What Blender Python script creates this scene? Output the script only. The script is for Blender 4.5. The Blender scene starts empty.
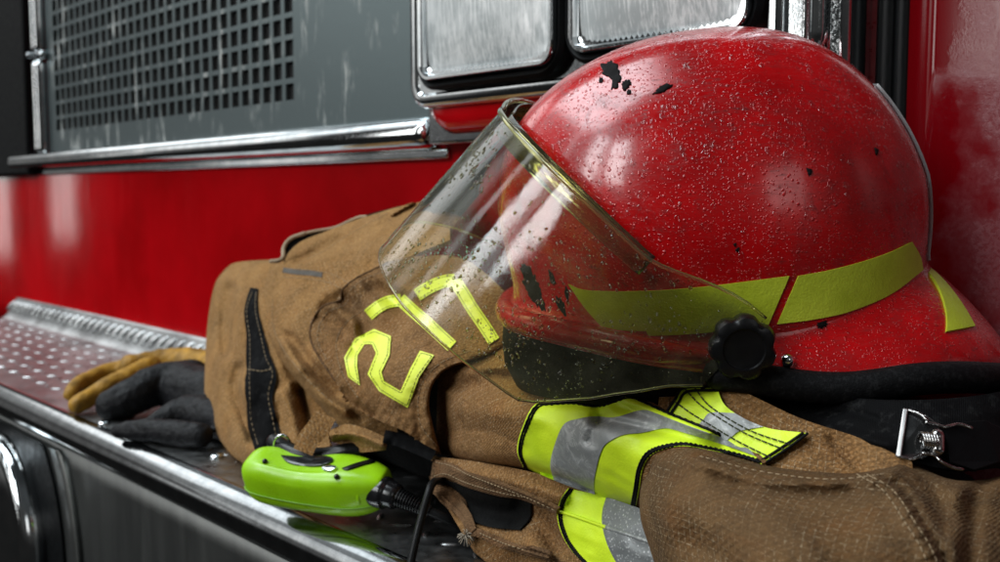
import bpy, bmesh, math, random
import numpy as np
from mathutils import Vector, Matrix, noise
from mathutils.bvhtree import BVHTree

random.seed(7); RNG = np.random.default_rng(7)
SC = bpy.context.scene
COL = SC.collection
PI = math.pi

# ------------------------------------------------------------------ camera
CAM_H, PITCH, FPX = 0.30, math.radians(4.9), 1000.0
CAM = np.array([0.0, 0.0, CAM_H])
FWD = np.array([0, math.cos(PITCH), -math.sin(PITCH)])
UPV = np.array([0, math.sin(PITCH), math.cos(PITCH)])
RGT = np.array([1.0, 0, 0])

def ray(x, y):
    return RGT * (x - 500) / FPX + UPV * (281 - y) / FPX + FWD

def P(x, y, d):
    """the world point seen at photo pixel (x, y) at depth d metres"""
    return CAM + ray(x, y) * d

def PA(x, y, d):
    x = np.asarray(x, float)[..., None]; y = np.asarray(y, float)[..., None]; d = np.asarray(d, float)[..., None]
    return CAM + (RGT * (x - 500) / FPX + UPV * (281 - y) / FPX + FWD) * d

def proj(p):
    q = np.asarray(p) - CAM
    z = q @ FWD
    return 500 + FPX * (q @ RGT) / z, 281 - FPX * (q @ UPV) / z, z

def hit_z(x, y, z=0.0):
    r = ray(x, y); return CAM + r * ((z - CAM_H) / r[2])

# ------------------------------------------------------------------ objects
ORG = {}
def thing(name, label, cat, loc, group=None):
    o = bpy.data.objects.new(name, None); COL.objects.link(o)
    o.empty_display_size = 0.02
    o.location = [float(c) for c in loc]; ORG[o.name] = np.array(loc, float)
    o['label'] = label; o['category'] = cat
    if group: o['group'] = group
    return o

def obj(name, verts, faces, mat, parent=None, smooth=True, uv=None, sharp=None, label=None, kind=None):
    """one mesh object; verts are world coordinates"""
    org = ORG.get(parent.name, np.zeros(3)) if parent else np.zeros(3)
    v = np.asarray(verts, float) - org
    me = bpy.data.meshes.new(name)
    me.from_pydata([tuple(p) for p in v], [], [tuple(int(i) for i in f) for f in faces])
    if uv is not None:
        lay = me.uv_layers.new(name='UVMap')
        uv = np.asarray(uv, float)
        li = np.empty(len(me.loops), int); me.loops.foreach_get('vertex_index', li)
        lay.data.foreach_set('uv', uv[li].astype(np.float32).ravel())
    me.validate(); me.update()
    bm = bmesh.new(); bm.from_mesh(me)
    bmesh.ops.recalc_face_normals(bm, faces=bm.faces)
    bm.to_mesh(me); bm.free()
    if smooth:
        me.polygons.foreach_set('use_smooth', [True] * len(me.polygons))
        if sharp is not None: me.set_sharp_from_angle(angle=math.radians(sharp))
    o = bpy.data.objects.new(name, me); COL.objects.link(o)
    me.materials.append(mat)
    if parent:
        o.parent = parent; ORG[o.name] = org
    else:
        ORG[o.name] = np.zeros(3)
    if label: o['label'] = label
    if kind: o['kind'] = kind
    return o

class MB:
    """collects pieces into one mesh"""
    def __init__(s): s.v, s.f = [], []
    def add(s, v, f):
        n = len(s.v); s.v += [np.asarray(p, float) for p in v]; s.f += [tuple(i + n for i in q) for q in f]; return s
    def build(s, name, mat, parent=None, **k): return obj(name, np.array(s.v), s.f, mat, parent, **k)

# ------------------------------------------------------------------ curves
def catmull(pts, n):
    """n points, evenly spaced, along the smooth curve through pts"""
    p = np.asarray(pts, float)
    if len(p) == 2:
        t = np.linspace(0, 1, n)[:, None]; return p[0] * (1 - t) + p[1] * t
    q = np.vstack([2 * p[0] - p[1], p, 2 * p[-1] - p[-2]])
    out = []
    for i in range(len(p) - 1):
        a, b, c, d = q[i:i + 4]
        for t in np.linspace(0, 1, 13)[:-1]:
            out.append(0.5 * (2 * b + (c - a) * t + (2 * a - 5 * b + 4 * c - d) * t * t + (3 * b - a - 3 * c + d) * t ** 3))
    out.append(p[-1]); out = np.array(out)
    return resample(out, n)

def resample(p, n):
    p = np.asarray(p, float)
    L = np.r_[0, np.cumsum(np.linalg.norm(np.diff(p, axis=0), axis=1))]
    s = np.linspace(0, L[-1], n)
    return np.stack([np.interp(s, L, p[:, k]) for k in range(p.shape[1])], 1)

def tube(pts, r, k=10, closed=False, flat=1.0, caps=True):
    """(verts, faces) of a tube along world points; r a number or one per point"""
    p = np.asarray(pts, float); n = len(p)
    r = np.full(n, r) if np.isscalar(r) else np.asarray(r, float)
    if closed: t = np.roll(p, -1, 0) - np.roll(p, 1, 0)
    else: t = np.gradient(p, axis=0)
    t /= np.linalg.norm(t, axis=1)[:, None] + 1e-12
    up = np.array([0, 0, 1.0]) if abs(t[0][2]) < 0.9 else np.array([1.0, 0, 0])
    a = np.cross(t[0], up); a /= np.linalg.norm(a)
    V, F = [], []
    for i in range(n):
        a = a - t[i] * (a @ t[i]); a /= np.linalg.norm(a) + 1e-12
        b = np.cross(t[i], a)
        for j in range(k):
            w = 2 * PI * j / k
            V.append(p[i] + r[i] * (math.cos(w) * a + flat * math.sin(w) * b))
    m = n if closed else n - 1
    for i in range(m):
        for j in range(k):
            F.append((i * k + j, i * k + (j + 1) % k, ((i + 1) % n) * k + (j + 1) % k, ((i + 1) % n) * k + j))
    if not closed and caps:
        F.append(tuple(range(k))[::-1]); F.append(tuple((n - 1) * k + j for j in range(k)))
    return V, F

def rounded_tube(pts, r, k=12):
    """tube with hemispherical ends"""
    p = np.asarray(pts, float); n = len(p); r = np.full(n, r) if np.isscalar(r) else np.asarray(r, float)
    t0 = p[0] - p[1]; t0 /= np.linalg.norm(t0); t1 = p[-1] - p[-2]; t1 /= np.linalg.norm(t1)
    A = [p[0] + t0 * r[0] * math.sin(a) for a in np.radians([85, 60, 35, 15])]; ra = [r[0] * math.cos(a) for a in np.radians([85, 60, 35, 15])]
    B = [p[-1] + t1 * r[-1] * math.sin(a) for a in np.radians([15, 35, 60, 85])]; rb = [r[-1] * math.cos(a) for a in np.radians([15, 35, 60, 85])]
    return tube(np.vstack([A, p, B]), np.r_[ra, r, rb], k)

def grid_faces(n, m, closed_m=False, off=0):
    F = []
    for i in range(n - 1):
        for j in range(m if closed_m else m - 1):
            F.append((off + i * m + j, off + i * m + (j + 1) % m, off + (i + 1) * m + (j + 1) % m, off + (i + 1) * m + j))
    return F

def loft(loops, cap0=True, cap1=True):
    """closed loops of equal length joined in order"""
    k = len(loops[0]); V = np.vstack(loops); F = grid_faces(len(loops), k, True)
    if cap0: F.append(tuple(range(k))[::-1])
    if cap1: F.append(tuple((len(loops) - 1) * k + j for j in range(k)))
    return V, F

# ------------------------------------------------------------------ cloth sheets
def seg_dist(x, y, pts):
    """distance (and signed side) of points to a polyline"""
    pts = np.asarray(pts, float); best = np.full(x.shape, 1e9); side = np.zeros(x.shape)
    for a, b in zip(pts[:-1], pts[1:]):
        ab = b - a; L = ab @ ab + 1e-9
        t = np.clip(((x - a[0]) * ab[0] + (y - a[1]) * ab[1]) / L, 0, 1)
        dx, dy = x - a[0] - t * ab[0], y - a[1] - t * ab[1]
        d = np.hypot(dx, dy); s = np.sign(ab[0] * (y - a[1]) - ab[1] * (x - a[0]))
        m = d < best; best = np.where(m, d, best); side = np.where(m, s, side)
    return best, side

FOLD = 1.7
CR = np.array([.55, .8, 1.3])
class Surf:
    """a cloth surface: depth over the picture plane from measured knots, plus folds"""
    def __init__(s, knots, smooth=0.0):
        k = np.array(knots, float); s.xy = k[:, :2] / 100; s.ops = []
        n = len(k); D = np.linalg.norm(s.xy[:, None] - s.xy[None], axis=2)
        K = s.U(D) + np.eye(n) * smooth; Pm = np.c_[np.ones(n), s.xy]
        A = np.block([[K, Pm], [Pm.T, np.zeros((3, 3))]])
        s.w = np.linalg.solve(A, np.r_[k[:, 2], 0, 0, 0])
        s.lo, s.hi = k[:, 2].min() - .05, k[:, 2].max() + .05; s.wr = (0, 20)
    @staticmethod
    def U(d): return d * d * np.log(d + 1e-9)
    def groove(s, pts, w, a): s.ops.append(('g', catmull(pts, 40), w, a * FOLD)); return s
    def step(s, pts, w, a): s.ops.append(('s', catmull(pts, 40), w, a)); return s
    def sharp(s, pts, w, a): s.ops.append(('c', catmull(pts, 40), w, a)); return s
    def pucker(s, pts, w=5, a=.0012, period=9): s.ops.append(('p', catmull(pts, 60), w, a, period)); return s
    def roll(s, pts, w, a): s.ops.append(('r', catmull(pts, 60), w, a)); return s
    def __call__(s, x, y):
        x = np.asarray(x, float); y = np.asarray(y, float); sh = x.shape
        x, y = x.ravel(), y.ravel()
        q = np.c_[x, y] / 100
        d = s.U(np.linalg.norm(q[:, None] - s.xy[None], axis=2)) @ s.w[:-3] + np.c_[np.ones(len(q)), q] @ s.w[-3:]
        d = np.clip(d, s.lo, s.hi)
        for m, pts, w, a, *ex in s.ops:
            ds, sd = seg_dist(x, y, pts)
            if m == 'c': d = d + a * np.exp(-ds / w); continue
            if m == 'p':
                k = np.argmin(np.hypot(x[:, None] - pts[None, :, 0], y[:, None] - pts[None, :, 1]), axis=1)
                L = np.r_[0, np.cumsum(np.linalg.norm(np.diff(pts, axis=0), axis=1))]; t = np.gradient(pts, axis=0); t /= np.linalg.norm(t, axis=1)[:, None] + 1e-9
                arc = L[k] + (x - pts[k, 0]) * t[k, 0] + (y - pts[k, 1]) * t[k, 1]
                d = d + a * (np.sin(arc * 2 * PI / ex[0]) + .6 * np.sin(arc * 2 * PI / ex[0] * .53 + 1)) * np.exp(-(ds / (w * 1.8)) ** 2) - .6 * a * np.exp(-(ds / (w * .5)) ** 2); continue
            if m == 'g': d = d + a * np.exp(-(ds / w) ** 2)
            elif m == 's': d = d + a * np.where(ds < 6 * w, .5 * (1 + np.tanh(ds * sd / w)), .5 * (1 + sd))
            else:
                u = np.clip(1 - ds / w, 0, 1); d = d + a * (1 - np.sqrt(np.maximum(1 - u * u, 0)))
        if s.wr[0]:
            d = d - s.wr[0] * np.array([fbm(p, s.wr[1], 3) + .40 * fbm(p + 7.7, s.wr[1] * 3.1, 2) + .9 * (.30 - abs(fbm(p * CR + 3.1, s.wr[1] * 1.1, 2))) for p in PA(x, y, d)])
        return d.reshape(sh)

def coons(top, bottom, left, right, n, m):
    T, B = catmull(top, m), catmull(bottom, m)
    L = catmull(left, n) if left is not None else catmull([T[0], B[0]], n)
    R = catmull(right, n) if right is not None else catmull([T[-1], B[-1]], n)
    u = np.linspace(0, 1, m)[None, :, None]; v = np.linspace(0, 1, n)[:, None, None]
    S = (1 - v) * T[None] + v * B[None] + (1 - u) * L[:, None] + u * R[:, None] \
        - ((1 - u) * (1 - v) * T[0] + u * (1 - v) * T[-1] + (1 - u) * v * B[0] + u * v * B[-1])
    return S[..., 0], S[..., 1]

def fbm(p, f, oct=3):
    return noise.fractal(Vector(p) * f, 1.0, 2.0, oct)

def sheet(name, surf, top, bottom, left, right, mat, parent, n=40, m=40, thick=.0025, off=0.0, curl=None, wr=(0, 20), label=None, uvo=(0, 0), uvrot=0.0, edge_fray=0.0):
    """a piece of cloth lying on surf within the four-sided outline (photo pixels)"""
    X, Y = coons(top, bottom, left, right, n, m)
    if wr[0] and not surf.wr[0]: surf.wr = wr
    D = surf(X, Y) - off
    if curl:
        for sd, amt in curl.items():
            k = 5; f = np.array([1 - math.cos(a) for a in np.linspace(0, PI / 2, k + 1)[1:]]) if False else np.linspace(0, 1, k + 1)[1:] ** 1.3
            if sd == 'top':
                X = np.vstack([np.repeat(X[:1], k, 0), X]); Y = np.vstack([np.repeat(Y[:1], k, 0), Y]); D = np.vstack([(D[:1] + amt * f[::-1, None]), D])
            if sd == 'bottom':
                X = np.vstack([X, np.repeat(X[-1:], k, 0)]); Y = np.vstack([Y, np.repeat(Y[-1:], k, 0)]); D = np.vstack([D, D[-1:] + amt * f[:, None]])
            if sd == 'left':
                X = np.hstack([np.repeat(X[:, :1], k, 1), X]); Y = np.hstack([np.repeat(Y[:, :1], k, 1), Y]); D = np.hstack([D[:, :1] + amt * f[None, ::-1], D])
            if sd == 'right':
                X = np.hstack([X, np.repeat(X[:, -1:], k, 1)]); Y = np.hstack([Y, np.repeat(Y[:, -1:], k, 1)]); D = np.hstack([D, D[:, -1:] + amt * f[None, :]])
    W = PA(X, Y, D); n, m = X.shape
    def nrm(W):
        du = np.gradient(W, axis=1); dv = np.gradient(W, axis=0)
        N = np.cross(du, dv); N /= np.linalg.norm(N, axis=2)[..., None] + 1e-12
        flip = (N * (CAM - W)).sum(2) < 0
        if flip.mean() > .5: N = -N
        return N
    N = nrm(W)
    uu = np.r_[0, np.cumsum(np.linalg.norm(np.diff(W[n // 2], axis=0), axis=1))]
    vv = np.r_[0, np.cumsum(np.linalg.norm(np.diff(W[:, m // 2], axis=0), axis=1))]
    UVg = np.stack(np.meshgrid(uu, vv), -1).reshape(-1, 2)
    c, s_ = math.cos(uvrot), math.sin(uvrot)
    UVg = UVg @ np.array([[c, s_], [-s_, c]]) + np.array(uvo)
    back = W - N * thick
    V = np.vstack([W.reshape(-1, 3), back.reshape(-1, 3)]); K = n * m
    F = grid_faces(n, m) + [f[::-1] for f in grid_faces(n, m, off=K)]
    bd = [i for i in range(m)] + [i * m + m - 1 for i in range(1, n)] + [(n - 1) * m + i for i in range(m - 2, -1, -1)] + [i * m for i in range(n - 2, 0, -1)]
    for a, b in zip(bd, bd[1:] + bd[:1]): F.append((a, b, b + K, a + K))
    return obj(name, V, F, mat, parent, uv=np.vstack([UVg, UVg]), label=label, sharp=60)

def ribbon(surf, pts, width, off, thick, n=40, cols=5, smooth=True):
    """(verts, faces, uv) of a flat band of cloth laid on surf along a pixel line; width a number or list (pixels)"""
    c = catmull(pts, n) if smooth else resample(pts, n)
    t = np.gradient(c, axis=0); t /= np.linalg.norm(t, axis=1)[:, None]
    nn = np.c_[-t[:, 1], t[:, 0]]
    w = np.full(n, width) if np.isscalar(width) else np.interp(np.linspace(0, 1, n), np.linspace(0, 1, len(width)), width)
    o = np.linspace(-.5, .5, cols)
    X = c[:, None, 0] + nn[:, None, 0] * o[None] * w[:, None]; Y = c[:, None, 1] + nn[:, None, 1] * o[None] * w[:, None]
    return band_mesh(surf, X, Y, off, thick)

def band_mesh(surf, X, Y, off, thick):
    D = surf(X, Y); n, m = X.shape
    A = PA(X, Y, D - off).reshape(-1, 3); B = PA(X, Y, D - off + thick).reshape(-1, 3); K = n * m
    F = grid_faces(n, m) + [f[::-1] for f in grid_faces(n, m, off=K)]
    bd = [i for i in range(m)] + [i * m + m - 1 for i in range(1, n)] + [(n - 1) * m + i for i in range(m - 2, -1, -1)] + [i * m for i in range(n - 2, 0, -1)]
    for a, b in zip(bd, bd[1:] + bd[:1]): F.append((a, b, b + K, a + K))
    return np.vstack([A, B]), F

def line_on(surf, pts, off=0.001, n=60, smooth=True):
    c = catmull(pts, n) if smooth else resample(pts, n)
    return PA(c[:, 0], c[:, 1], surf(c[:, 0], c[:, 1]) - off)

def stitches(mb, world_pts, dash=.0028, gap=.0016, r=.00035):
    p = np.asarray(world_pts); L = np.r_[0, np.cumsum(np.linalg.norm(np.diff(p, axis=0), axis=1))]
    s = 0.0
    while s + dash < L[-1]:
        q = np.stack([np.interp([s, s + dash / 2, s + dash], L, p[:, k]) for k in range(3)], 1)
        mb.add(*tube(q, r, 5)); s += dash + gap

def tri_poly(poly, cell=4.0):
    """a flat outline (pixels) filled with an even mesh: points, triangles, rim edges"""
    poly = [tuple(map(float, p)) for p in poly]
    from mathutils.geometry import delaunay_2d_cdt
    pts = []
    for p, q in zip(poly, poly[1:] + poly[:1]):
        n = max(1, int(math.dist(p, q) / cell))
        for i in range(n): pts.append((p[0] + (q[0] - p[0]) * i / n, p[1] + (q[1] - p[1]) * i / n))
    nb = len(pts); xs, ys = zip(*poly)
    def inside(x, y):
        c = False
        for p, q in zip(poly, poly[1:] + poly[:1]):
            if (p[1] > y) != (q[1] > y) and x < (q[0] - p[0]) * (y - p[1]) / (q[1] - p[1]) + p[0]: c = not c
        return c
    inner = [(x, y) for x in np.arange(min(xs), max(xs), cell) for y in np.arange(min(ys), max(ys), cell) if inside(x, y) and min(math.dist((x, y), p) for p in pts) > cell * .45]
    r_ = delaunay_2d_cdt([Vector(p) for p in pts + inner], [(i, (i + 1) % nb) for i in range(nb)], [], 0, 1e-5)
    xy = np.array([tuple(v) for v in r_[0]]); F = [tuple(f) for f in r_[2] if inside(*xy[list(f)].mean(0))]
    cnt = {}
    for f in F:
        for a_, b_ in zip(f, f[1:] + f[:1]): cnt.setdefault(tuple(sorted((a_, b_))), []).append((a_, b_))
    bd = [v[0] for v in cnt.values() if len(v) == 1]
    return xy, F, bd
# ------------------------------------------------------------------ materials
class NT:
    def __init__(s, name):
        s.m = bpy.data.materials.new(name); s.m.use_nodes = True; s.t = s.m.node_tree; s.t.nodes.clear()
        s.out = s.n('ShaderNodeOutputMaterial')
    def n(s, typ, **k):
        o = s.t.nodes.new(typ)
        for a, v in k.items(): setattr(o, a, v)
        return o
    def l(s, a, b): s.t.links.new(a, b)
    def val(s, sock, v):
        if hasattr(v, 'is_output') or isinstance(v, bpy.types.NodeSocket): s.l(v, sock)
        elif isinstance(v, (tuple, list)) and len(v) == 3 and sock.type == 'RGBA': sock.default_value = (*v, 1)
        else: sock.default_value = v
    def math(s, op, a, b=0.0, c=0.0):
        o = s.n('ShaderNodeMath', operation=op)
        s.val(o.inputs[0], a); s.val(o.inputs[1], b); s.val(o.inputs[2], c); return o.outputs[0]
    def noise(s, vec, scale, detail=3, rough=.55, dist=0):
        o = s.n('ShaderNodeTexNoise'); s.val(o.inputs['Scale'], scale); s.val(o.inputs['Detail'], detail); s.val(o.inputs['Roughness'], rough); s.val(o.inputs['Distortion'], dist)
        s.l(vec, o.inputs['Vector']); return o.outputs['Fac']
    def voro(s, vec, scale, feat='F1'):
        o = s.n('ShaderNodeTexVoronoi', feature=feat); s.val(o.inputs['Scale'], scale); s.l(vec, o.inputs['Vector']); return o.outputs['Distance']
    def map(s, v, a, b, c=0.0, d=1.0):
        o = s.n('ShaderNodeMapRange'); s.val(o.inputs[0], v)
        for i, q in enumerate((a, b, c, d)): s.val(o.inputs[i + 1], q)
        return o.outputs[0]
    def mix(s, f, a, b):
        o = s.n('ShaderNodeMix', data_type='RGBA'); s.val(o.inputs[0], f); s.val(o.inputs[6], a); s.val(o.inputs[7], b); return o.outputs[2]
    def obj(s): return s.n('ShaderNodeTexCoord').outputs['Object']
    def uv(s): return s.n('ShaderNodeTexCoord').outputs['UV']
    def bump(s, h, strength=.3, dist=.001, nrm=None):
        o = s.n('ShaderNodeBump'); s.val(o.inputs['Strength'], strength); s.val(o.inputs['Distance'], dist); s.l(h, o.inputs['Height'])
        if nrm is not None: s.l(nrm, o.inputs['Normal'])
        return o.outputs['Normal']
    def pbr(s, color, rough=.5, metal=0.0, normal=None, **k):
        b = s.n('ShaderNodeBsdfPrincipled'); s.val(b.inputs['Base Color'], color); s.val(b.inputs['Roughness'], rough); s.val(b.inputs['Metallic'], metal)
        if normal is not None: s.l(normal, b.inputs['Normal'])
        for a, v in k.items(): s.val(b.inputs[a.replace('_', ' ')], v)
        s.l(b.outputs[0], s.out.inputs[0]); return b

def simple(name, color, rough=.5, metal=0.0, bump=None, var=.25, vscale=40, **k):
    t = NT(name); o = t.obj()
    nz = t.noise(o, vscale, 4)
    dark = tuple(c * (1 - var) for c in color)
    c = t.mix(t.map(nz, .3, .7), dark, color)
    r = t.map(t.noise(o, vscale * 2.3, 3), .3, .7, max(.02, rough - .08), min(1, rough + .1))
    nr = t.bump(t.noise(o, bump[0], 3), bump[1], bump[2]) if bump else None
    t.pbr(c, r, metal, nr, **k); return t.m

M = {}
MIST_SHEEN_X = -.223
def make_mats():
    # engine's red paint: gloss over pigment, wet streaks and a little grime
    t = NT('red_gloss_paint'); o = t.obj()
    c = t.mix(t.map(t.noise(o, 5, 4), .35, .7), (.40, .001, .003), (.58, .002, .006))
    st = t.n('ShaderNodeMapping'); st.inputs['Scale'].default_value = (60, 60, 5); t.l(o, st.inputs[0])
    streak = t.map(t.noise(st.outputs[0], 1, 4, .7), .45, .8)
    r = t.math('ADD', t.math('MULTIPLY', streak, .10), .10)
    nr = t.bump(t.noise(o, 22, 2), .12, .002)
    t.pbr(c, r, 0, nr, Coat_Weight=.6, Coat_Roughness=.04, Specular_IOR_Level=.5); M['red'] = t.m
    # cab corner: red darkened for the dim side; misted film with sheen painted in
    t = NT('shaded_misted_red_paint'); o = t.obj()
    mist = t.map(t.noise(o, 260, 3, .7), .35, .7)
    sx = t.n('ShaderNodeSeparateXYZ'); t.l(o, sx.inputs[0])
    big = t.map(t.math('ADD', sx.outputs[0], t.math('MULTIPLY', t.math('SUBTRACT', t.noise(o, 20, 4, .6), .5), .06)), MIST_SHEEN_X - .012, MIST_SHEEN_X + .012)
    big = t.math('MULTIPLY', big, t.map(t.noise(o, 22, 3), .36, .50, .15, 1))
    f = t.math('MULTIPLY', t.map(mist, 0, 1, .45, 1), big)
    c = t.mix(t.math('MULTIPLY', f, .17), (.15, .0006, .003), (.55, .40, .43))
    t.pbr(c, t.map(f, 0, 1, .06, .40), 0, t.bump(t.math('MULTIPLY', mist, big), .3, .0005), Coat_Weight=.3, Coat_Roughness=.06); M['shaded_misted_red'] = t.m
    # helmet shell
    t = NT('scuffed_helmet_red'); o = t.obj()
    c = t.mix(t.map(t.noise(o, 14, 5, .6), .35, .7), (.30, .0006, .0018), (.58, .0012, .003))
    grime = t.math('MAXIMUM', t.map(t.noise(o, 30, 6, .75, .6), .54, .72), t.math('MULTIPLY', t.map(t.noise(o, 8, 6, .72, 1.2), .50, .72), .75))
    c = t.mix(t.math('MULTIPLY', grime, .60), c, (.045, .003, .003))
    speck = t.map(t.voro(o, 190), 0, .12, 1, 0)
    c = t.mix(t.math('MULTIPLY', t.math('MULTIPLY', speck, t.map(t.noise(o, 20, 2), .5, .6)), .8), c, (.02, .004, .004))
    scm = t.n('ShaderNodeMapping'); scm.inputs['Scale'].default_value = (25, 130, 130); scm.inputs['Rotation'].default_value = (.3, .5, .2); t.l(o, scm.inputs[0])
    sc = t.noise(scm.outputs[0], 3, 4, .7)
    c = t.mix(t.math('MULTIPLY', t.math('MULTIPLY', t.map(sc, .56, .70), t.map(t.noise(o, 11, 4, .6), .44, .60)), .65), c, (.05, .004, .004))
    r = t.math('ADD', t.map(sc, .35, .75, .15, .36), t.math('MULTIPLY', grime, .2))
    h = t.math('ADD', t.math('MULTIPLY', t.noise(o, 55, 4), .6), t.math('MULTIPLY', sc, .25))
    def beads(scale, size):
        v = t.n('ShaderNodeTexVoronoi', feature='F1'); v.inputs['Scale'].default_value = scale; t.l(o, v.inputs['Vector'])
        cs = t.n('ShaderNodeSeparateColor'); t.l(v.outputs['Color'], cs.inputs[0])
        rad = t.math('MULTIPLY', t.math('POWER', cs.outputs[0], 2.0), size)
        q = t.math('DIVIDE', v.outputs['Distance'], t.math('ADD', rad, .001))
        return t.math('SQRT', t.math('MAXIMUM', t.math('SUBTRACT', 1.0, t.math('MULTIPLY', q, q)), 0.0))
    wet = t.map(t.noise(o, 13, 3, .6), .36, .56)
    bd = t.math('MULTIPLY', t.math('ADD', t.math('MULTIPLY', beads(620, .55), .55), beads(330, .42)), wet)
    nb = t.bump(bd, .7, .0008, t.bump(h, .12, .0012))
    t.pbr(c, r, 0, nb, Coat_Weight=.5, Coat_Roughness=.05, Coat_Normal=nb); M['helmet'] = t.m
    # chrome and steel
    t = NT('wet_chrome'); o = t.obj()
    v = t.map(t.noise(o, 420, 2, .6), .45, .7)
    t.pbr(t.mix(t.map(t.noise(o, 30, 4), .4, .7), (.62, .66, .68), (.80, .82, .83)), t.map(v, 0, 1, .04, .14), 1, t.bump(v, .04, .0003)); M['chrome'] = t.m
    t = NT('dull_bumper_steel'); o = t.obj()
    drops = t.map(t.voro(o, 480), .0, .40, 1, 0)
    wet = t.map(t.noise(o, 16, 4, .6), .46, .62)
    h = t.math('MULTIPLY', drops, wet)
    t.pbr(t.mix(t.map(t.noise(o, 40, 5, .7), .35, .7), (.26, .275, .285), (.40, .42, .43)), t.map(t.noise(o, 55, 5, .7), .35, .75, .06, .16), 1, t.bump(h, .12, .0006)); M['steel'] = t.m
    t = NT('streaked_steel_face'); o = t.obj()
    mp = t.n('ShaderNodeMapping'); mp.inputs['Scale'].default_value = (30, 30, 3.5); t.l(o, mp.inputs[0])
    s1 = t.noise(mp.outputs[0], 1, 5, .65, .3)
    t.pbr(t.mix(t.map(s1, .35, .7), (.25, .26, .255), (.31, .32, .31)), t.map(s1, .3, .7, .33, .38), 1, t.bump(t.noise(o, 25, 4), .15, .002)); M['steel_face'] = t.m
    t = NT('tread_plate'); o = t.obj()
    t.pbr(t.mix(t.map(t.noise(o, 12, 5, .7), .35, .65), (.20, .20, .20), (.50, .51, .51)), t.map(t.noise(o, 60, 4), .3, .7, .26, .42), 1, t.bump(t.noise(o, 160, 3), .3, .0008)); M['tread'] = t.m
    t = NT('brushed_grille_plate'); o = t.obj()
    mp = t.n('ShaderNodeMapping'); mp.inputs['Scale'].default_value = (45, 45, 7); t.l(o, mp.inputs[0])
    sk = t.map(t.noise(mp.outputs[0], 1, 6, .75, .5), .52, .66)
    lim = t.math('MULTIPLY', sk, t.map(t.noise(o, 11, 3), .47, .60))
    t.pbr(t.mix(t.math('MULTIPLY', lim, .85), (.15, .19, .197), (.70, .70, .66)), t.map(lim, 0, 1, .30, .6), t.map(lim, 0, 1, .85, .1), t.bump(t.noise(o, 90, 3), .12, .001)); M['plate'] = t.m
    # headlamp lens: pale pressed glass over a silvered bowl
    t = NT('headlamp_glass'); o = t.obj()
    mp = t.n('ShaderNodeMapping'); mp.inputs['Scale'].default_value = (420, 420, 12); t.l(o, mp.inputs[0])
    st = t.map(t.noise(mp.outputs[0], 1, 3, .6), .42, .7)
    sm = t.map(t.math('ADD', t.math('MULTIPLY', t.noise(o, 13, 4, .6, .5), .7), t.math('MULTIPLY', st, .22)), .34, .62)
    t.pbr(t.mix(sm, (.45, .48, .48), (.97, .98, .97)), t.map(sm, 0, 1, .38, .24), .12, t.bump(t.math('ADD', st, t.math('MULTIPLY', sm, .5)), .12, .0008), Coat_Weight=.6, Coat_Roughness=.05); M['lens'] = t.m
    M['black_rubber'] = simple('black_rubber', (.004, .0045, .005), .5, bump=(90, .2, .001), Specular_IOR_Level=.08)
    M['dark_recess'] = simple('dark_recess', (.006, .006, .006), .7)
    M['black_plastic'] = simple('black_plastic', (.005, .005, .0055), .32, bump=(350, .15, .0006), Specular_IOR_Level=.3)
    M['black_gloss'] = simple('black_gloss_plastic', (.012, .012, .013), .16)
    M['seal'] = simple('door_seal_rubber', (.005, .0055, .006), .42, Specular_IOR_Level=.2)
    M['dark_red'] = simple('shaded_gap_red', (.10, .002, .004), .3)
    # turnout cloth: rip-stop weave, soil and wear
    def cloth(name, a, b, c, dirt=.5, grid=1.0, flk=.42):
        t = NT(name); uv = t.uv(); o = t.obj()
        sx = t.n('ShaderNodeSeparateXYZ'); t.l(uv, sx.inputs[0])
        def line(ch, pitch, w):
            q = t.math('FRACT', t.math('DIVIDE', t.math('ADD', ch, t.math('MULTIPLY', t.math('SUBTRACT', t.noise(o, 140, 2), .5), .0005)), pitch))
            return t.map(t.math('ABSOLUTE', t.math('SUBTRACT', q, .5)), w, w * .3, 0, 1)
        g = t.math('MAXIMUM', line(sx.outputs[0], .0046, .085), line(sx.outputs[1], .0046, .085))
        fleck = t.map(t.noise(o, 520, 3, .75), .46, .64)
        g = t.math('MULTIPLY', g, t.math('MULTIPLY', fleck, t.map(t.noise(o, 28, 3), .35, .6, .15, 1)))
        big = t.noise(o, 9, 5, .62, .4)
        col = t.mix(t.map(big, .34, .62), a, b)
        rust = t.map(t.noise(o, 26, 5, .7, .5), .50, .70)
        col = t.mix(t.math('MULTIPLY', rust, .55), col, c)
        soil = t.map(t.noise(o, 17, 6, .72, .8), .47, .70)
        col = t.mix(t.math('MULTIPLY', soil, dirt), col, (.030, .022, .016))
        wv = t.n('ShaderNodeTexWave', wave_type='BANDS', bands_direction='DIAGONAL'); wv.inputs['Scale'].default_value = 125; wv.inputs['Distortion'].default_value = 1.4; t.l(uv, wv.inputs[0])
        col = t.mix(t.math('MULTIPLY', t.math('SUBTRACT', 1.0, wv.outputs[0]), .34 if flk > .3 else .14), col, tuple(q * .35 for q in a))
        col = t.mix(t.math('MULTIPLY', fleck, flk), col, tuple(min(1, q * 2.0) for q in b))
        col = t.mix(t.math('MULTIPLY', g, (.62 if flk < .3 else .85) * grid), col, (.58, .46, .30))
        h = t.math('ADD', t.math('MULTIPLY', wv.outputs[0], .35), t.math('ADD', t.math('MULTIPLY', g, .8), t.math('MULTIPLY', t.noise(o, 420, 3, .7), .9)))
        n1 = t.bump(h, .8, .0008)
        n2 = t.bump(t.noise(o, 60, 5, .62), .7, .005, n1)
        t.pbr(col, .92, 0, n2, Specular_IOR_Level=.15); return t.m
    M['cloth_tan'] = cloth('turnout_cloth_tan', (.205, .104, .034), (.325, .176, .064), (.26, .115, .034), .40)
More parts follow.
